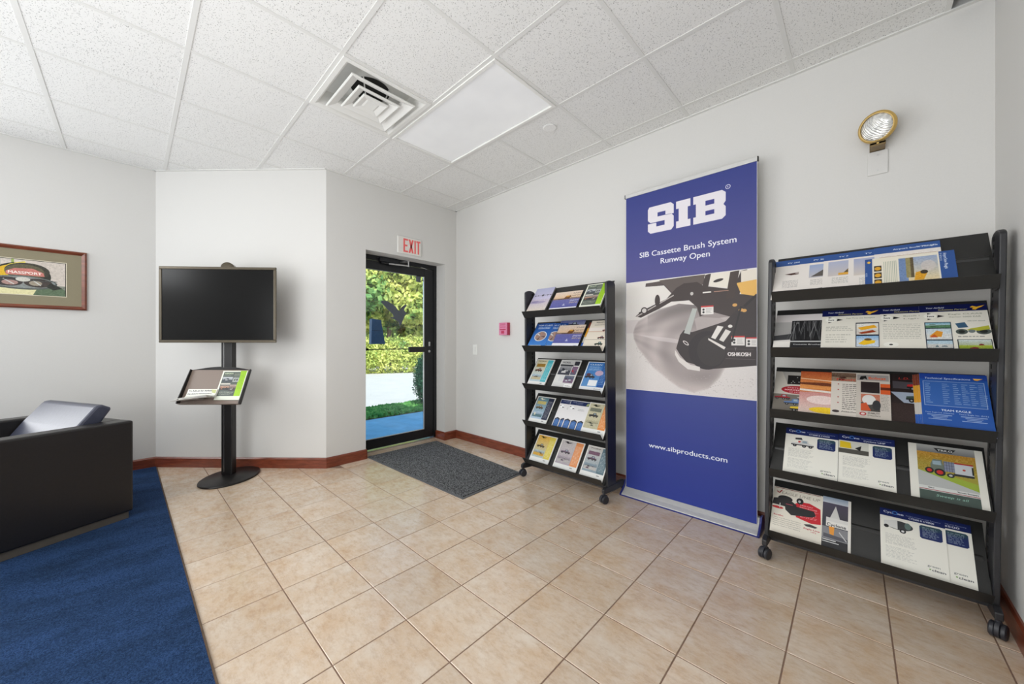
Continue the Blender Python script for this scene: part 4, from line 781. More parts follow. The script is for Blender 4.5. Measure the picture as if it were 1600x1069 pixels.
def cyc_head(c, sub, mod):
    c.rect(0, 0, 1, .18, (26, 38, 92)); c.text('Cycl', .06, .10, .055, (226, 228, 236), width=.15, bold=.004); c.ell(.245, .07, .045, .045, (70, 120, 190)); c.ell(.245, .07, .028, .028, (26, 38, 92)); c.text('ne', .29, .10, .05, (226, 228, 236), width=.09, bold=.004); c.text(sub, .42, .085, .025, (190, 196, 216), width=.52); c.text(mod, .46, .145, .04, (230, 232, 238), width=.38, bold=.003)
    c.poly([(.62, .25), (.65, .22), (.92, .22), (.95, .25), (.95, .50), (.92, .53), (.65, .53), (.62, .50)], (30, 44, 96)); c.rect(.63, .23, .94, .36, (64, 100, 76), .7, (30, 44, 96)); c.lines(.66, .26, .91, .50, 8, (170, 184, 190), .8)
def cyc_foot(c): c.text('green', .70, 1.13, .045, (92, 96, 96), width=.18); c.text('clean', .76, 1.21, .05, (60, 62, 66), width=.19, bold=.003); c.ell(.735, 1.185, .014, .014, (120, 160, 90))
def cov_cyc(kind):
    c = cv((232, 230, 220), 300)
    if kind == 'a': cyc_head(c, 'Surface Cleaning with Recovery', 'CY4000 & CY5500'); c.poly([(.2, .28), (.32, .26), (.34, .32), (.2, .33)], (50, 50, 54)); c.rect(.26, .36, .40, .42, (190, 60, 60)); c.vehicle(.34, .44, .44, (206, 206, 202))
    if kind == 'b': cyc_head(c, 'Paint, Rubber & Marking Removal', 'Cyclone UHP'); c.rect(.0, .19, .55, .53, (206, 206, 196)); c.poly([(.02, .20), (.22, .22), (.24, .38), (.02, .38)], (222, 190, 44)); c.rect(.0, .40, .55, .52, (84, 82, 76)); c.poly([(.3, .36), (.42, .28), (.40, .42)], (40, 40, 40))
    if kind in 'cd': cyc_head(c, 'Surface Cleaning with Recovery', 'CY5500 & CY8500' if kind == 'c' else 'CY8500'); c.ell(.3, .36, .22, .11, (60, 62, 64)); c.poly([(.06, .30), (.28, .24), (.28, .46), (.06, .42)], (214, 214, 210)); c.ell(.36, .48, .05, .05, (40, 40, 42)); c.ell(.36, .48, .025, .025, (220, 220, 220)); c.ell(.1, .43, .04, .04, (40, 40, 42)); c.ell(.44, .34, .05, .08, (96, 116, 112))
    c.lines(.08, .60, .58, .86, 10, (160, 160, 156), .65, .4); c.lines(.08, .90, .56, 1.18, 9, (166, 166, 162), .6, .4); cyc_foot(c); return c
def cov_sweep():
    c = cv((224, 222, 212), 380); c.rect(.12, .0, .90, .18, (186, 186, 182), 1, (120, 122, 122)); c.poly([(.36, .06), (.66, .06), (.60, .15), (.42, .15)], (36, 38, 38)); c.text('TRILO', .51, .13, .05, (226, 228, 226), 'c', width=.20, bold=.005)
    c.rect(.12, .18, .90, .95, (176, 130, 60), 1, (150, 156, 60)); c.rect(.12, .18, .90, .50, (190, 140, 56), .7, (150, 140, 60)); c.grain(.12, .18, .9, .7, 9); c.poly([(.12, .64), (.9, .96), (.9, 1.02), (.12, 1.0)], (168, 170, 168)); c.poly([(.12, .64), (.6, .70), (.9, .80), (.9, .97)], (150, 170, 60)); c.poly([(.12, .64), (.9, .96), (.9, 1.02), (.12, 1.02)], (176, 178, 176))
    c.poly([(.30, .46), (.34, .34), (.46, .34), (.48, .50), (.50, .62), (.30, .62)], (110, 120, 110)); c.poly([(.33, .38), (.44, .37), (.45, .47), (.33, .47)], (150, 170, 180)); c.ell(.28, .62, .06, .07, (40, 40, 42)); c.ell(.28, .62, .035, .04, (190, 50, 46)); c.ell(.42, .64, .075, .085, (40, 40, 42)); c.ell(.42, .64, .045, .05, (190, 50, 46))
    c.rect(.48, .36, .62, .60, (130, 136, 156)); [c.rect(.48 + k * .035, .36, .485 + k * .035, .60, (70, 74, 90)) for k in range(4)]; [c.rect(.48, .38 + k * .07, .62, .386 + k * .07, (70, 74, 90)) for k in range(3)]; c.rect(.62, .38, .86, .62, (196, 200, 204)); c.rect(.62, .36, .86, .39, (170, 44, 50)); c.rect(.60, .62, .86, .67, (52, 54, 56)); c.ell(.56, .68, .05, .05, (50, 50, 52)); c.ell(.56, .68, .025, .025, (180, 184, 186)); c.ell(.74, .51, .02, .02, (190, 70, 60)); c.rect(.84, .42, .86, .6, (40, 42, 44))
    c.rect(.12, 1.0, .90, 1.07, (206, 208, 204)); c.text('TRILO', .24, 1.045, .025, (50, 50, 50), width=.08, bold=.003); c.text('Vacuum Sweepers', .62, 1.045, .028, (50, 50, 50), width=.26, bold=.003); c.rect(.12, 1.07, .90, 1.085, (150, 40, 50)); c.rect(.12, 1.085, .90, 1.10, (196, 196, 192)); c.rect(.12, 1.10, .90, K, (70, 84, 78)); c.text('Sweep it all', .34, 1.21, .05, (150, 196, 178), width=.40, italic=.3); return c
def cov_eagle_line():
    c = cv((226, 220, 206), 340); c.rect(.04, .015, .96, .03, (120, 30, 34)); c.text('EAGLE LINE UP', .18, .19, .085, (150, 142, 130), width=.76, italic=.1); c.poly([(.07, .10), (.12, .16), (.16, .09), (.2, .06), (.14, .18), (.09, .17)], (150, 40, 40))
    c.poly([(.45, .42), (.55, .32), (.75, .30), (.96, .40), (.98, .82), (.80, .86), (.5, .78)], (196, 32, 44)); [c.text(t, .56, .42 + k * .06, .032, (240, 220, 220), width=w_) for k, (t, w_) in enumerate((('THREE POINT', .26), ('SNOW BLOWER', .34)))]; c.lines(.58, .52, .93, .76, 7, (240, 206, 206), .8); c.ell(.12, .62, .12, .035, (200, 40, 44))
    c.ell(.26, .32, .15, .09, (34, 34, 36)); c.poly([(.02, .36), (.3, .28), (.50, .44), (.46, .56), (.0, .54)], (40, 38, 40)); c.ell(.56, .30, .07, .09, (30, 30, 32)); c.ell(.55, .31, .025, .04, (190, 190, 190)); c.poly([(.26, .50), (.50, .48), (.84, .50), (.88, .62), (.80, .68), (.40, .76), (.28, .64)], (34, 34, 36)); c.rect(.15, .48, .17, .62, (214, 210, 204)); c.rect(.28, .46, .42, .475, (170, 60, 80))
    c.text('Benefits:', .05, .86, .04, (180, 60, 60), width=.2, bold=.003)
    for k, t in enumerate(('Allow Your Business Operations', 'Multiple Conversion Operations', 'Forward Steering Tight Blower Turns', 'Removal Speed of Processing Dealers', 'Pays for Itself in Two Seasons')): c.text(t, .05, .93 + k * .055, .025, (120, 114, 108), width=.55)
    c.poly([(.66, .92), (.78, .88), (.92, .92), (.88, .96), (.7, .96)], (60, 60, 60)); c.text('Eagle Line', .66, 1.04, .04, (180, 50, 60), width=.3, italic=.1, bold=.003); c.text('UPS', .80, 1.10, .035, (180, 50, 60), width=.1); return c
def cov_spray():
    c = cv((56, 58, 66), 260); c.rect(0, 0, 1, .16, (150, 166, 186), 1, (196, 202, 210)); c.rect(0, .16, 1, .62, (86, 80, 96), 1, (60, 58, 66)); c.poly([(.47, .22), (.64, .60), (.70, .62), (.14, .62), (.28, .56)], (206, 204, 200)); c.rect(.14, .56, .96, .66, (216, 214, 210)); c.rect(.14, .66, .90, .80, (228, 226, 220)); c.text('Cyclone', .17, .78, .08, (30, 32, 36), width=.66, bold=.006); c.rect(0, .82, 1, 1.14, (130, 130, 134)); c.poly([(.24, .80), (.44, .80), (.42, 1.02), (.28, 1.0)], (226, 150, 56)); c.poly([(.06, 1.0), (.96, 1.04), (.96, 1.12), (.06, 1.10)], (84, 84, 92)); c.line(.6, .9, .86, 1.1, .03, (200, 200, 200)); c.rect(0, 1.14, 1, K, (40, 40, 44)); c.rect(.02, 1.15, .5, 1.17, (224, 224, 222)); c.rect(.02, 1.2, .6, 1.22, (214, 214, 212)); c.rect(.90, 0, 1, K, (226, 222, 214)); return c

# ================================================================== LITERATURE RACKS
LIPS = [1.462, 1.162, .830, .506, .170]; XF, XB = 2.43, 2.62; DZ0, DZ1 = -.045, .216
TD = Vector((XB - XF, 0, DZ1 - DZ0)); TL = TD.length; TD.normalize(); TN = Vector((-TD.z, 0, TD.x))
def rack(name, label, yc, hw, lean):
    root = thing(name, label, 'rack', (0, yc, 0)); k = dict(shear=-lean)
    for s in (-1, 1):
        ya, yo = s * (hw - .002), s * (hw + .018); y0, y1 = min(ya, yo), max(ya, yo)
        pr = [(2.455, .10), (2.585, .10), (2.585, 1.635)] + [(2.52 + .065 * math.cos(t), 1.635 + .028 * math.sin(t)) for t in [math.pi * q / 8 for q in range(1, 8)]] + [(2.455, 1.635)]
        MB().prism(pr, y0, y1, 'y').build('post', 'post', root, bevel=.004, **k)
        b = MB(); yy = s * (hw - .002)
        for q in range(44):
            z = .16 + q * .034; b.box(2.535, 2.552, min(yy, yy - s * .0008), max(yy, yy - s * .0008), z, z + .02)
        sl = b.build('slot_strip', 'hole', root, **k); sl['kind'] = 'stuff'
        ft = MB(); ft.prism([(2.40, .075), (2.43, .068), (2.60, .055), (2.77, .055), (2.775, .075), (2.70, .105), (2.43, .115), (2.40, .105)], y0 - .002, y1 + .002, 'y'); ft = ft.build('foot', 'post', root, bevel=.004)
        for xx in (2.415, 2.755):
            cz = .030; ym = (y0 + y1) / 2
            b = MB(); b.tube((xx, ym, .045), (xx, ym, .075), .010); b.lathe([(.033, -.006), (.033, .006)], c=(xx, ym, cz + .005), axis=(.35, 1, 0), n=20)
            cs_ = b.build('caster', 'rubber', ft, smooth=True)
            dvv = Vector((.35, 1, 0)).normalized()
            for q in (-1, 1):
                cpt = Vector((xx, ym, cz)) + dvv * q * .0145
                MB().lathe([(.001, -.009), (.025, -.009), (.030, -.005), (.030, .005), (.025, .009), (.001, .009)], c=cpt, axis=dvv, n=24).build('caster_wheel', 'rubber', ft, smooth=True)
    b = MB().box(2.50, 2.55, -hw, hw, .075, .105); b.build('cross_beam', 'post', root)
    for lip in LIPS:
        P0 = Vector((XF, 0, lip + DZ0)); P1 = Vector((XB, 0, lip + DZ1)); F = Vector((XF - .038, 0, lip + .004)); w2 = hw - .006
        up = P0 + (-TN) * .003
        prof = [(P1.x, P1.z), (P0.x, P0.z), (F.x, F.z), (F.x - .002, F.z - .001), (P0.x - .001, P0.z - .006), (P0.x + .004, P0.z - .006), (P1.x + .004, P1.z - .002)]
        b = MB(); n = len(prof); v = [(p[0], -w2, p[1]) for p in prof] + [(p[0], w2, p[1]) for p in prof]
        b.add(v, [tuple(range(n))[::-1], tuple(range(n, 2 * n))] + [(i, (i + 1) % n, n + (i + 1) % n, n + i) for i in range(n)])
        # the profile is concave, so build its end caps from two pieces
        b.f[0:2] = [(0, 1, 5, 6), (1, 2, 3, 4, 5), (n, n + 6, n + 5, n + 1), (n + 1, n + 5, n + 4, n + 3, n + 2)]; b.m = [0] * len(b.f)
        sh = b.build('shelf_tray', 'tray', root, **k)
        mid = P0 + TD * (TL * .52) + TN * .0015
        b = MB(); r = .007; vs = []; 
        for y in (-w2 + .01, w2 - .01): vs += [tuple(mid + TD * a_ + TN * c_ + Vector((0, y, 0))) for a_, c_ in ((-.012, -.001), (-.004, .004), (.004, .004), (.012, -.001))]
        b.add(vs, [(0, 1, 2, 3), (7, 6, 5, 4), (0, 4, 5, 1), (1, 5, 6, 2), (2, 6, 7, 3), (3, 7, 4, 0)]); b.build('stiffening_rib', 'tray', sh, **k)
        for s in (-1, 1):      # hooks that hang the tray on the posts
            yy = s * w2; b = MB(); b.prism([(P0.x, P0.z - .004), (P0.x + .06, P0.z + .075), (2.56, P0.z + .10), (2.50, P0.z - .01)], min(yy, yy + s * .003), max(yy, yy + s * .003), 'y'); b.build('hook_plate', 'tray', sh, **k)
    return root
YA, YB = 1.774, -.012; HWA, HWB = .396, .384; LA, LB = -.006, .012
rack('literature_rack', 'black five-shelf literature rack between the entrance mat and the blue banner', YA, HWA, LA)
rack('literature_rack', 'large black five-shelf literature rack in the right foreground corner', YB, HWB, LB)

def brochure(shelf, yl, yr, tt, mat, label, lay=0, th=.0015, tb=.004, bow=0.0, edge='paper', rot=0, lean=0, name='brochure', cat='brochure', group=None, fan=0):
    w = yl - yr; h = tt - tb; lip = LIPS[shelf]
    o = sheet(name, w, h, th, mat, edge, bow, hid=.036); P0 = Vector((XF, 0, lip + DZ0)); zmid = lip + .08
    pos = P0 + TD * tb + TN * (.006 + lay) + Vector((0, yl - lean * zmid * 1.0, 0)); pos.x -= 0
    mx = Matrix((( 0, TD.x, TN.x, pos.x), (-1, 0, 0, pos.y), (0, TD.z, TN.z, pos.z), (0, 0, 0, 1)))
    o.matrix_world = mx @ Matrix.Rotation(R(rot), 4, 'Z'); tag(o, label, cat, group); return o
GA = 'brochures on the rack beside the entrance mat'; GB = 'brochures on the large rack in the corner'
def mt_(c, n): return c.material(n)
m_snow = mt_(cov_snow(), 'cover_snow'); m_blue = mt_(cov_blue(), 'cover_top_class'); m_green = mt_(cov_green(), 'cover_green_strip')
def ba(*a, **k): k.setdefault('group', GA); return brochure(*a, lean=0, **k)
# rack beside the mat (y from left to right)
ba(0, 2.165, 1.955, .318, mt_(cov_plane(), 'cover_plane'), 'thick lavender catalogue with an aeroplane over snow, top shelf left, small rack', th=.014, edge='pagegrey', name='catalogue')
ba(0, 1.918, 1.645, .248, m_snow, 'snow machine brochure with white foot bar, top shelf middle, small rack', th=.004, edge='pagegrey', bow=.004)
ba(0, 1.612, 1.42, .292, m_green, 'brochure with bright green strip on the top shelf of the small rack', th=.012, name='magazine')
ba(1, 2.155, 1.955, .300, m_blue, 'blue TOP CLASS brochure with round picture, second shelf left, small rack', lay=.003)
ba(1, 2.01, 1.81, .298, m_blue, 'blue brochure mostly hidden behind the TOP CLASS one, small rack')
ba(1, 1.90, 1.648, .322, mt_(cov_grey_machine(), 'cover_grey_machine'), 'grey-blue brochure peeking up behind the snow machine brochure, second shelf')
ba(1, 1.882, 1.620, .262, m_snow, 'snow machine brochure with white foot bar, second shelf middle, small rack', lay=.006, th=.003, bow=.003)
ba(1, 1.60, 1.40, .290, mt_(cov_amber(), 'cover_amber'), 'yellow-edged brochure just showing behind the cream flyer, small rack')
ba(1, 1.578, 1.385, .300, mt_(cov_cream(), 'cover_cream'), 'cream equipment flyer with small red machines, second shelf right, small rack', lay=.004, th=.004)
ba(2, 2.150, 1.955, .302, mt_(cov_strip((206, 196, 160), (176, 196, 206), (76, 172, 184), (50, 46, 40), (110, 60, 40), 'NOREL', mid=(150, 116, 50)), 'cover_teal'), 'cream magazine with teal right strip, third shelf left, small rack', th=.010, name='magazine')
ba(2, 1.882, 1.680, .306, mt_(cov_collage((186, 186, 184), (120, 96, 120), (214, 214, 210)), 'cover_grey'), 'grey photo collage magazine, third shelf middle, small rack', th=.008, name='magazine')
ba(2, 1.612, 1.40, .300, mt_(cov_bluecollage(), 'cover_blue_collage'), 'blue photo collage magazine, third shelf right, small rack', th=.006, name='magazine')
ba(3, 2.140, 1.940, .286, mt_(cov_strip((96, 130, 140), (176, 196, 214), (46, 50, 70), (220, 216, 190), (120, 90, 40), mid=(190, 176, 110)), 'cover_dusk'), 'dusk-coloured magazine with dark right strip, fourth shelf left, small rack', th=.006, name='magazine')
m_nh = mt_(cov_navyhead(), 'cover_navy_head')
ba(3, 1.882, 1.70, .290, m_nh, 'white flyer with navy header half covered by its twin, fourth shelf, small rack')
ba(3, 1.780, 1.580, .290, m_nh, 'white flyer with full navy header and blue tabs, fourth shelf middle, small rack', lay=.003)
m_or = cov_strip((206, 200, 170), (186, 180, 150), (222, 140, 74), (40, 44, 36), (60, 60, 60), mid=(120, 124, 110)); m_or2 = cov_strip((196, 190, 188), (170, 160, 168), (224, 146, 92), (40, 36, 40), (110, 90, 110))
ba(3, 1.592, 1.385, .292, mt_(m_or, 'cover_orange_a'), 'beige magazine with orange strip, fourth shelf right, small rack', lay=.001, th=.006, name='magazine')
ba(4, 2.125, 1.915, .276, mt_(cov_strip((226, 176, 70), (176, 190, 190), (216, 196, 84), (60, 50, 30), (110, 86, 50)), 'cover_yellow'), 'yellow and grey magazine, bottom shelf left, small rack', th=.008, name='magazine')
ba(4, 1.865, 1.635, .278, mt_(m_or2, 'cover_orange_b'), 'grey magazine with orange strip, bottom shelf middle, small rack', th=.008, name='magazine')
ba(4, 1.602, 1.395, .276, mt_(cov_strip((206, 202, 196), (140, 156, 166), (96, 120, 130), (60, 50, 56), (96, 70, 90), 'TURF', mid=(120, 90, 108)), 'cover_slate'), 'pale magazine with slate grey-green strip, bottom shelf right, small rack', th=.008, name='magazine')
# big corner rack
def bq(*a, **k): k.setdefault('group', GB); return brochure(*a, lean=0, **k)
heads = [('PV 200 Platforms', 0, 'blue-headed flyer with a long flat plough, leftmost on the top shelf'), ('PV 300 Platforms', 1, 'blue-headed flyer with a grey boom machine, second from left on the top shelf'), ('TV 700 Platforms', 2, 'blue-headed flyer with yellow truck and grey sky, third on the top shelf'), ('TV 1300 / TV 1', 3, 'blue-headed flyer with an orange sweeper half covered, top shelf')]
ys_ = [.356, .243, .141, .043]
for k, (t, ph, lab) in enumerate(heads): bq(0, ys_[k], ys_[k] - .20, .296, mt_(cov_bluehead(t, ph), 'cover_head_%s' % 'abcd'[k]), lab, lay=.0015 * k)
bq(0, -.052, -.268, .298, mt_(cov_bluehead('Airport Snow Ploughs', 4), 'cover_head_e'), 'blue-headed Airport Snow Ploughs flyer behind the sideways one, top shelf', lay=.0065)
bq(0, -.018, -.305, .222, mt_(cov_landscape(), 'cover_landscape'), 'snow plough flyer lying sideways in front of the others, top shelf', lay=.010)
bq(1, .350, .128, .280, mt_(cov_fan(), 'cover_fan'), 'black and white brush bristle flyer, second shelf left', lay=0)
bq(1, .147, -.072, .296, mt_(cov_partner_a(), 'cover_partner_a'), 'navy-headed partner flyer with two yellow plough photos, second shelf', lay=.002)
bq(1, -.06, -.268, .300, mt_(cov_partner_b(), 'cover_partner_b'), 'navy-headed partner flyer of plain text lines, partly covered, second shelf', lay=.0005)
bq(1, -.203, -.401, .298, mt_(cov_partner_c(), 'cover_partner_c'), 'navy-headed partner flyer with big tractor photo, second shelf right', lay=.004)
bq(2, .352, .150, .288, mt_(cov_mower(), 'cover_mower'), 'grey flyer with red oval and yellow truck, third shelf far left', lay=0, th=.004)
bq(2, .238, .03, .294, mt_(cov_orange(), 'cover_orange_dusk'), 'orange sunset machine flyer, third shelf second from left', lay=.004, th=.003)
bq(2, .150, -.05, .284, mt_(cov_cyan(), 'cover_cyan'), 'cyan and blue flyer showing as a narrow strip, third shelf', lay=.003)
bq(2, .109, -.09, .296, mt_(cov_text(), 'cover_text'), 'beige flyer with a bulleted list, third shelf', lay=.008, th=.003)
bq(2, .014, -.106, .294, mt_(cov_loader(), 'cover_loader'), 'flyer with orange loader photos and red round logo, third shelf middle', lay=.012, th=.002)
bq(2, -.098, -.270, .302, mt_(cov_darktruck(), 'cover_dark_truck'), 'black flyer with red pickup truck, third shelf', lay=.003, th=.003)
m_amb = mt_(cov_amber(), 'cover_amber_edge')
for q in range(3): bq(2, -.182 - q * .008, -.36, .300 + q * .001, m_amb, ['amber brochure edge furthest left of the fan, third shelf', 'amber brochure edge in the middle of the fan, third shelf', 'amber brochure edge closest to the blue specification sheet'][q], lay=.007 + q * .0025, th=.0015)
bq(2, -.25, -.385, .312, mt_(cov_sweep(), 'cover_hidden'), 'pale sheet rising just behind the blue specification sheet', lay=.003)
bq(2, -.203, -.401, .302, mt_(cov_tech(), 'cover_tech'), 'large blue Technical Specifications sheet, third shelf right', lay=.017, th=.003, bow=-.004)
bq(3, .305, .082, .294, mt_(cov_cyc('a'), 'cover_cyclone_a'), 'white navy-headed flyer with red and white truck, fourth shelf left', lay=.001)
bq(3, .080, -.123, .298, mt_(cov_cyc('b'), 'cover_cyclone_b'), 'white navy-headed flyer with yellow cab photo, fourth shelf middle', lay=.003)
bq(3, -.168, -.390, .298, mt_(cov_sweep(), 'cover_sweep'), 'TRILO brochure with tractor and trailer on autumn verge, fourth shelf right', lay=.002, th=.003)
bq(4, .362, .144, .280, mt_(cov_eagle_line(), 'cover_eagle_line'), 'white flyer with black snow blower on red shape, bottom shelf left', lay=.001)
bq(4, .144, .033, .284, mt_(cov_spray(), 'cover_spray'), 'dark Cyclone spray brochure with white right edge, bottom shelf', lay=.003, name='brochure')
bq(4, -.15, -.358, .296, mt_(cov_cyc('d'), 'cover_cyclone_d'), 'white navy-headed flyer partly covered by its neighbour, bottom shelf right', lay=.001)
bq(4, -.072, -.282, .290, mt_(cov_cyc('c'), 'cover_cyclone_c'), 'white navy-headed flyer with enclosed trailer, bottom shelf', lay=.004)

# tray contents
def ontray(o, x, t, nn, rot=0):
    M4 = Matrix(((1, 0, 0, x), (0, dv.y, nv.y, 0), (0, dv.z, nv.z, 0), (0, 0, 0, 1))); p = tp(0, t, nn); M4[1][3] = p[1]; M4[2][3] = p[2]
    o.matrix_world = Matrix.Translation((.603, 4.011, 0)) @ Matrix.Rotation(R(-YAW + 1.0), 4, 'Z') @ M4 @ Matrix.Rotation(R(rot), 4, 'Z')
o = sheet('magazine', .212, .262, .005, m_green); ontray(o, -.050, .036, .004); tag(o, 'magazine with green right strip standing in the tray under the television', 'magazine')
def cov_addon():
    c = Canvas(320, 240, (226, 226, 218)); c.text('To Add-on for Airfield', .04, .10, .06, (40, 44, 50), width=.78, bold=.005); c.text('INCURSION MANAGEMENT', .04, .22, .055, (46, 50, 56), width=.82, bold=.004); c.rect(.02, .27, .98, .40, (214, 216, 206)); c.poly([(.8, .02), (.98, .04), (.98, .2), (.86, .16)], (186, 190, 130)); c.lines(.05, .44, .9, .7, 5, (170, 170, 166)); return c
m_add = cov_addon().material('cover_addon')
def slump(name, w, prof, th, mat, twist=0.0):
    v = []; f = []; mi = []; n = len(prof); acc = [0]
    for k in range(1, n): acc.append(acc[-1] + math.dist(prof[k], prof[k - 1]))
    for k, (t, q) in enumerate(prof):
        a = prof[max(k - 1, 0)]; c_ = prof[min(k + 1, n - 1)]; dx, dy = c_[0] - a[0], c_[1] - a[1]; l = math.hypot(dx, dy); nx, ny = dy / l * th, -dx / l * th
        for x in (0, w): s_ = twist * x / w * (k / (n - 1)); v.append((x, t + s_, q)); v.append((x, t + nx + s_, q + ny))
    for k in range(n - 1): a = 4 * k; f += [(a, a + 2, a + 6, a + 4), (a + 1, a + 5, a + 7, a + 3), (a, a + 4, a + 5, a + 1), (a + 2, a + 3, a + 7, a + 6)]; mi += [0, 0, 1, 1]
    a = 4 * (n - 1); f += [(0, 1, 3, 2), (a, a + 2, a + 3, a + 1)]; mi += [1, 1]
    me = bpy.data.meshes.new(name); me.from_pydata(v, [], f); me.materials.append(mat); me.materials.append(M['paper']); me.polygons.foreach_set('material_index', mi); uv = me.uv_layers.new(name='UVMap')
    for p in me.polygons:
        for li in p.loop_indices: vi = me.loops[li].vertex_index; uv.data[li].uv = (me.vertices[vi].co.x / w, 1 - acc[vi // 4] / acc[-1])
    bm = bmesh.new(); bm.from_mesh(me); bmesh.ops.recalc_face_normals(bm, faces=bm.faces); bm.to_mesh(me); bm.free(); o = bpy.data.objects.new(name, me); COL.objects.link(o); return o
for k, lab in enumerate(['lowest of the white booklets slumped in the television tray', 'middle white booklet slumped in the television tray', 'top white booklet with black title lines slumped in the television tray']):
    q = .010 + .005 * k; o = slump('booklet', .255 - .006 * k, [(.128 - .004 * (2 - k), q), (.10, q + .001), (.07, q + .003), (.052, q + .010), (.040, q + .024), (.030, q + .046), (.022, q + .072), (.012, q + .100)], .003, m_add, twist=.022 + .006 * k)
    ontray(o, -.288 + .004 * k, .0, .0); tag(o, lab, 'booklet', 'white booklets in the television tray')
o = slump('leaflet', .20, [(.055, .022), (.035, .035), (.018, .065), (.004, .112)], .002, M['paper'], twist=.03); ontray(o, -.322, -.008, .0); tag(o, 'loose white leaflet poking out of the left end of the television tray', 'leaflet')

# ================================================================== ROLL-UP BANNER
bn = thing('rollup_banner', 'tall blue roll-up banner stand with a brush machine picture between the racks', 'banner', (2.70, .901, 0))
AS = 2.28 / .874; c = Canvas(720, int(720 * AS), (44, 56, 130)); y_ = lambda v: v * AS
c.rect(0, 0, 1, y_(.30), (52, 62, 132), 1, (76, 74, 136)); c.rect(0, y_(.66), 1, AS, (50, 62, 134), 1, (42, 58, 144))
SV = (226, 222, 228); SQ = lambda L_: [(a, y_(b_)) for a, b_ in L_]
S1 = [(.215, .055), (.395, .055), (.42, .064), (.42, .092), (.352, .092), (.352, .078), (.286, .078), (.286, .091), (.400, .091), (.42, .100), (.42, .133), (.40, .1425), (.225, .1425), (.203, .134), (.203, .110), (.276, .110), (.276, .1225), (.346, .1225), (.346, .1075), (.225, .1075), (.203, .099), (.203, .063)]
I1 = [(.439, .0585), (.55, .0585), (.55, .082), (.530, .082), (.530, .121), (.55, .121), (.55, .1425), (.439, .1425), (.439, .121), (.459, .121), (.459, .082), (.439, .082)]
B1 = [(.571, .0585), (.775, .0585), (.80, .067), (.80, .092), (.785, .1005), (.80, .108), (.80, .134), (.775, .1425), (.571, .1425), (.571, .121), (.590, .121), (.590, .082), (.571, .082)]
for L_ in (S1, I1, B1): c.poly(SQ(L_), SV)
for q in ((.660, .079, .722, .0925), (.660, .109, .722, .122)): c.rect(q[0], y_(q[1]), q[2], y_(q[3]), (58, 60, 134))
c.ell(.815, y_(.0535), .017, .017, (220, 220, 232)); c.ell(.815, y_(.0535), .013, .013, (54, 58, 134)); c.text('R', .815, y_(.0535) + .007, .014, (220, 220, 232), 'c')
c.text('SIB Cassette Brush System', .128, y_(.2165), .047, (236, 236, 242), width=.742, bold=.0015); c.text('Runway Open', .312, y_(.2455), .047, (236, 236, 242), width=.378, bold=.0015); c.text('www.sibproducts.com', .210, y_(.8475), .041, (232, 236, 244), width=.60, bold=.0015)
# the photograph
P = (218, 212, 208); c.rect(0, y_(.297), 1, y_(.662), (222, 218, 212), 1, (212, 206, 204)); c.grain(0, y_(.52), 1, y_(.66), 3, .004); c.rect(0, y_(.425), .12, y_(.470), (206, 198, 196))
def pq(L_, col, al=1.0): c.poly(SQ(L_), col, al)
pq([(.185, .305), (.632, .297), (.68, .325), (.40, .345), (.34, .318), (.18, .316)], (84, 74, 72)); pq([(.30, .30), (.42, .345), (.62, .345), (.66, .297)], (92, 82, 78))
def cone_col(X, Y):
    a = np.arctan2(Y - .47 * AS, X + .02); r = np.hypot((X - .56) * 1.0, (Y - .53 * AS)); q = 170 + 7 * np.sin(a * 9 + .6) + 4 * np.sin(a * 23) + 14 * np.exp(-((r - .30) / .05) ** 2) - 16 * np.exp(-((r - .21) / .06) ** 2) + 12 * np.exp(-((r - .44) / .04) ** 2) - 46 * np.exp(-((Y / AS - .395) / .035) ** 2) * (X > .2)
    return np.stack([q, q * .94, q * .93], -1)
for k_ in range(7):
    z_ = .005 * (3 - k_) / AS
    pq([(.077 - z_ * 2, .470), (.085, .452 - z_), (.12, .432 - z_), (.30, .398 - z_), (.46, .380), (.62, .39), (.80, .44), (.80 + z_ * 3, .56), (.75 + z_ * 2, .60 + z_), (.68, .635 + z_), (.573, .650 + z_), (.47, .640 + z_), (.40 - z_, .622 + z_), (.255 - z_ * 2, .579 + z_), (.12 - z_, .518 + z_), (.085 - z_ * 2, .49)], cone_col, .30 + .10 * k_)
c.poly(SQ([(.10, .474), (.40, .488), (.62, .505), (.60, .512), (.30, .496)]), (212, 204, 204), .5)
for q_ in range(160): x_ = random.uniform(.1, .98); v_ = random.uniform(.60, .655) if x_ > .45 else .50 + x_ * .27 + random.uniform(-.01, .02); c.ell(x_, y_(min(v_, .655)), .004, .003, (170, 162, 160), .6)
pq([(.09, .413), (.15, .395), (.36, .362), (.44, .330), (.50, .318), (.60, .318), (.64, .330), (.66, .300), (.70, .297), (.68, .335), (.85, .350), (.90, .300), (.94, .297), (.89, .365), (1.0, .372), (1, .40), (.90, .425), (.75, .430), (.62, .425), (.60, .395), (.54, .372), (.40, .372), (.30, .392), (.14, .418)], (62, 52, 50))
c.line(.10, y_(.414), .42, y_(.352), .010, (176, 168, 164)); c.line(.12, y_(.402), .30, y_(.372), .006, (40, 36, 36)); c.ell(.285, y_(.365), .022, .05, (60, 50, 48)); c.ell(.17, y_(.395), .03, .03, (60, 52, 52)); c.ell(.17, y_(.395), .02, .02, (206, 200, 196))
pq([(.70, .297), (.86, .298), (.83, .345), (.69, .335)], (226, 220, 208)); pq([(.90, .300), (1, .300), (1, .37), (.90, .350)], (224, 216, 202)); pq([(.87, .333), (1, .328), (1, .375), (.90, .365)], (226, 178, 92)); pq([(.83, .30), (.89, .297), (.855, .375), (.80, .375)], (66, 54, 50)); c.ell(.75, y_(.320), .035, .011, (50, 44, 44), rot=-12)
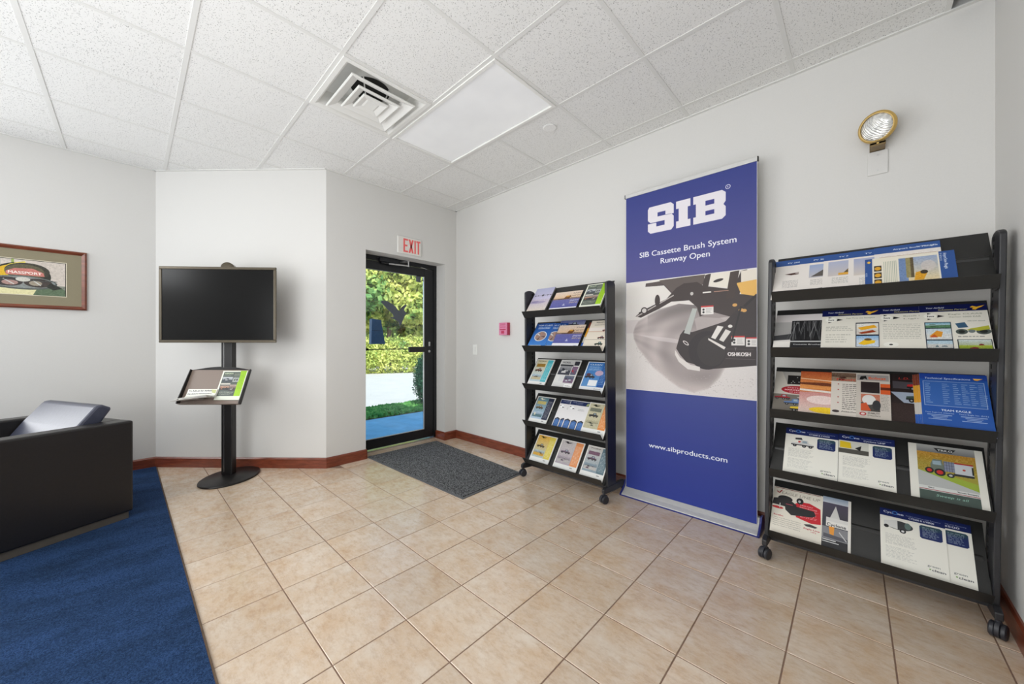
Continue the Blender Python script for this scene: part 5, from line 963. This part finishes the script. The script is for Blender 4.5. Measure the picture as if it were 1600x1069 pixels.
c.ell(.56, y_(.352), .012, .014, (190, 186, 182)); c.rect(.64, y_(.350), .70, y_(.354), (226, 222, 216)); c.rect(.72, y_(.351), .82, y_(.353), (170, 130, 110))
pq([(.58, .43), (.70, .41), (.85, .43), (.72, .455), (.60, .47)], (176, 166, 164), .8)
pq([(.47, .478), (.50, .463), (.56, .470), (.66, .458), (.80, .440), (.88, .405), (1, .378), (1, .565), (.66, .582), (.62, .572), (.52, .562), (.47, .540), (.44, .52)], (54, 46, 46)); c.ell(.67, y_(.525), .135, .15, (44, 38, 40)); c.ell(.70, y_(.525), .10, .12, (52, 46, 46))
pq([(.43, .525), (.47, .548), (.55, .570), (.62, .575), (.62, .588), (.53, .584), (.46, .562), (.43, .540)], (214, 208, 204)); c.ell(.515, y_(.503), .028, .012, (206, 200, 198), rot=40); c.ell(.515, y_(.503), .018, .006, (60, 52, 52), rot=40)
pq([(.565, .397), (.60, .399), (.545, .477), (.50, .472)], (176, 180, 176)); pq([(.745, .452), (.785, .456), (.73, .492), (.70, .487)], (222, 218, 212)); pq([(.80, .463), (.835, .470), (.785, .500), (.755, .494)], (214, 210, 204)); pq([(.68, .488), (.80, .515), (.79, .522), (.68, .494)], (222, 216, 210)); c.ell(.83, y_(.455), .015, .012, (220, 216, 210))
def warn(x0, y0, x1, y1): c.rect(x0, y_(y0), x1, y_(y1), (222, 218, 214)); c.rect(x0, y_(y0), x1, y_(y0 + .004), (190, 60, 60)); c.ell(x0 + .018, y_(y0 + .011), .008, .008, (50, 50, 50)); c.ell(x0 + .018, y_(y0 + .019), .008, .008, (50, 50, 50)); c.lines(x0 + .035, y_(y0 + .008), x1 - .006, y_(y1 - .002), 4, (150, 146, 146))
warn(.628, .392, .716, .418); warn(.838, .483, .924, .510); warn(.930, .487, 1.0, .513); c.text('OSHKOSH', .812, y_(.5395), .028, (222, 216, 214), width=.145, bold=.004); c.text('T', .865, y_(.524), .02, (150, 140, 140), 'c'); c.rect(.80, y_(.520), .98, y_(.5205), (120, 110, 110)); c.rect(.80, y_(.548), .99, y_(.5485), (120, 110, 110))
for x_, yy2 in ((.86, .395), (.90, .410), (.92, .412)): c.ell(x_, y_(yy2), .016, .012, (210, 160, 90))
c.line(.84, y_(.50), .90, y_(.40), .012, (36, 32, 32)); c.line(.92, y_(.40), 1.0, y_(.37), .018, (40, 34, 34)); c.rect(0, y_(.296), 1, y_(.298), (226, 222, 220)); c.rect(0, y_(.660), 1, y_(.662), (226, 222, 220)); c.rect(.997, 0, 1, AS, (190, 190, 200)); c.rect(0, 0, .003, AS, (180, 180, 196))
fb = sheet('fabric', .874, 2.28, .0012, c.material('banner_print', .45), parent=bn, ny=1)
fb.matrix_local = Matrix(((0, 0, -1, 0), (-1, 0, 0, .437), (0, 1, 0, .055), (0, 0, 0, 1)))
MB().prism([(-.008, 2.325), (.010, 2.325), (.010, 2.350), (.004, 2.356), (-.008, 2.352)], -.440, .442, 'y').build('top_rail', 'silver', bn, bevel=.002)
for s in (-1, 1): MB().box(-.008, .009, s * .441 - .003, s * .441 + .003, 2.324, 2.353).build('rail_end', 'hole', bn)
MB().tube((.035, 0, .08), (.012, 0, 2.33), .008).build('support_pole', 'silver', bn)
b = MB().prism([(-.062, .0), (.085, .0), (.088, .05), (.06, .088), (.025, .092), (.004, .055), (-.03, .030), (-.062, .012)], -.447, .447, 'y'); b.build('base_housing', 'silver', bn, bevel=.003)
MB().prism([(-.066, .0), (-.058, .0), (-.058, .010), (-.066, .008)], -.458, .458, 'y').build('front_edge', 'bannerblue', bn)
for s in (-1, 1): MB().prism([(-.066, .0), (.090, .0), (.094, .052), (.064, .096), (.022, .100), (.0, .062), (-.03, .037), (-.066, .014)], min(s * .447, s * .460), max(s * .447, s * .460), 'y').build('end_cap', 'bannerblue', bn, bevel=.003)

# ================================================================== OUTSIDE
GZ = -.12
def tagk(o): o['kind'] = 'structure'; return o
b = MB()
pv = st('trim_sidewalk', MB().box(-6, 12, 4.0, 6.03, GZ - .1, GZ), 'walk')
st('trim_road', MB().box(-10, 40, 6.95, 60, GZ - .1, GZ - .01), 'concrete')
gs = MB().box(-6, 12, 6.03, 6.95, GZ - .1, GZ + .005).build('lawn_strip', 'soil'); tag(gs, 'narrow strip of green lawn beyond the sidewalk outside the door', 'lawn')
def quads(name, ctr, nrm, size, mat, parent, kind='stuff', asp=1.0):
    N = len(ctr); nrm = nrm / (np.linalg.norm(nrm, axis=1, keepdims=True) + 1e-9); r = RNG.normal(size=(N, 3)); a = np.cross(nrm, r); a /= np.linalg.norm(a, axis=1, keepdims=True) + 1e-9; b_ = np.cross(nrm, a); s = size[:, None]
    v = np.stack([ctr - a * s - b_ * s * asp * .2, ctr + b_ * s * asp * .8, ctr + a * s + b_ * s * asp * .2, ctr - b_ * s * asp * .8], 1).reshape(-1, 3)
    me = bpy.data.meshes.new(name); me.vertices.add(4 * N); me.vertices.foreach_set('co', v.ravel()); me.loops.add(4 * N); me.loops.foreach_set('vertex_index', np.arange(4 * N, dtype=np.int32)); me.polygons.add(N); me.polygons.foreach_set('loop_start', np.arange(0, 4 * N, 4, dtype=np.int32)); me.polygons.foreach_set('loop_total', np.full(N, 4, np.int32)); me.update(calc_edges=True); me.materials.append(M[mat])
    o = bpy.data.objects.new(name, me); COL.objects.link(o); o.parent = parent
    if kind: o['kind'] = kind
    return o
N = 14000; xx = RNG.uniform(1.0, 6.5, N); yy = RNG.uniform(6.05, 6.93, N); hh = RNG.uniform(.02, .055, N); cc = np.stack([xx, yy, GZ + hh * .8], 1)
nn_ = np.stack([RNG.normal(0, 1, N), RNG.normal(0, 1, N), np.abs(RNG.normal(0, .3, N))], 1); quads('blades', cc, nn_, hh, 'grass', gs, asp=1.2)
def crown(name, lobes, n, size, mat, parent, kind='stuff'):
    P_, N_, S_ = [], [], []; vol = np.array([l[3] * l[4] * l[5] for l in lobes]) ** .67; cnt = (n * vol / vol.sum()).astype(int)
    for (x, y, z, rx, ry, rz), k in zip(lobes, cnt):
        d = RNG.normal(size=(k, 3)); d /= np.linalg.norm(d, axis=1, keepdims=True); rad = RNG.uniform(.72, 1.05, (k, 1)) * (1 + .12 * np.sin(d[:, :1] * 9 + x) * np.cos(d[:, 2:] * 8 + y))
        P_.append(d * rad * (rx, ry, rz) + (x, y, z)); N_.append(d + RNG.normal(0, .55, (k, 3))); S_.append(RNG.uniform(.6, 1.3, k) * size)
    return quads(name, np.concatenate(P_), np.concatenate(N_), np.concatenate(S_), mat, parent, kind)
def tree(name, label, x, y, h, r, mat, n, size, seed, cat='tree'):
    rr_ = random.Random(seed); root = thing(name, label, cat, (x, y, GZ)); lob = []
    for k in range(22):
        a = rr_.uniform(0, 6.28); q = rr_.uniform(.1, .75) * r; z = h * rr_.uniform(.16, .88); s_ = rr_.uniform(.32, .5) * r; lob.append((q * math.cos(a), q * math.sin(a), z, s_, s_, s_ * .8))
    crown('crown', lob, n, size, mat, root); MB().tube((0, 0, 0), (0, 0, h * .26), .05 * r + .06, .03 * r + .02, n=9).build('trunk', 'bark', root); return root
tree('broadleaf_tree', 'yellow-green sunlit tree outside, straight behind the eagle decal', 10.2, 19.5, 8.5, 2.9, 'leafy', 16000, .15, 1)
tree('broadleaf_tree', 'darker green tree outside at the left edge of the door glass', 8.3, 21.0, 9.5, 3.0, 'leafg', 14000, .16, 2)
tree('broadleaf_tree', 'shorter yellow-green tree outside at the right edge of the door glass', 13.4, 19.2, 5.6, 2.4, 'leafy', 12000, .14, 3)
tree('broadleaf_tree', 'mid green tree outside filling the gap behind the yellow-green ones', 11.9, 25.0, 6.6, 3.4, 'leafg', 12000, .17, 4)
hd = thing('hedge', 'pale yellow-green hedge outside at the far side of the bright pavement', 'hedge', (8.5, 14.2, GZ))
lob = []
for k in range(14):
    t_ = k / 13; lx, ly = -3.6 + 7.6 * t_, 1.9 - 3.2 * t_; lob.append((lx, ly, .45, .55, .5, .62)); lob.append((lx + .2, ly + .9, .9, .7, .6, .75))
crown('foliage', lob, 26000, .055, 'leafy', hd)
sh = thing('evergreen_shrub', 'rounded dark evergreen shrub outside at the right edge of the glass', 'shrub', (4.20, 6.33, GZ + .005))
crown('foliage', [(0, 0, .56, .33, .33, .50), (0, 0, .35, .24, .24, .30), (0, 0, .82, .27, .27, .28)], 12000, .017, 'leafd', sh); MB().lathe([(.001, .10), (.12, .12), (.26, .35), (.29, .6), (.22, .9), (.001, 1.0)], n=20).build('inner_mass', 'leafd', sh, smooth=True); MB().tube((0, 0, 0), (0, 0, .3), .03).build('stem', 'bark', sh)
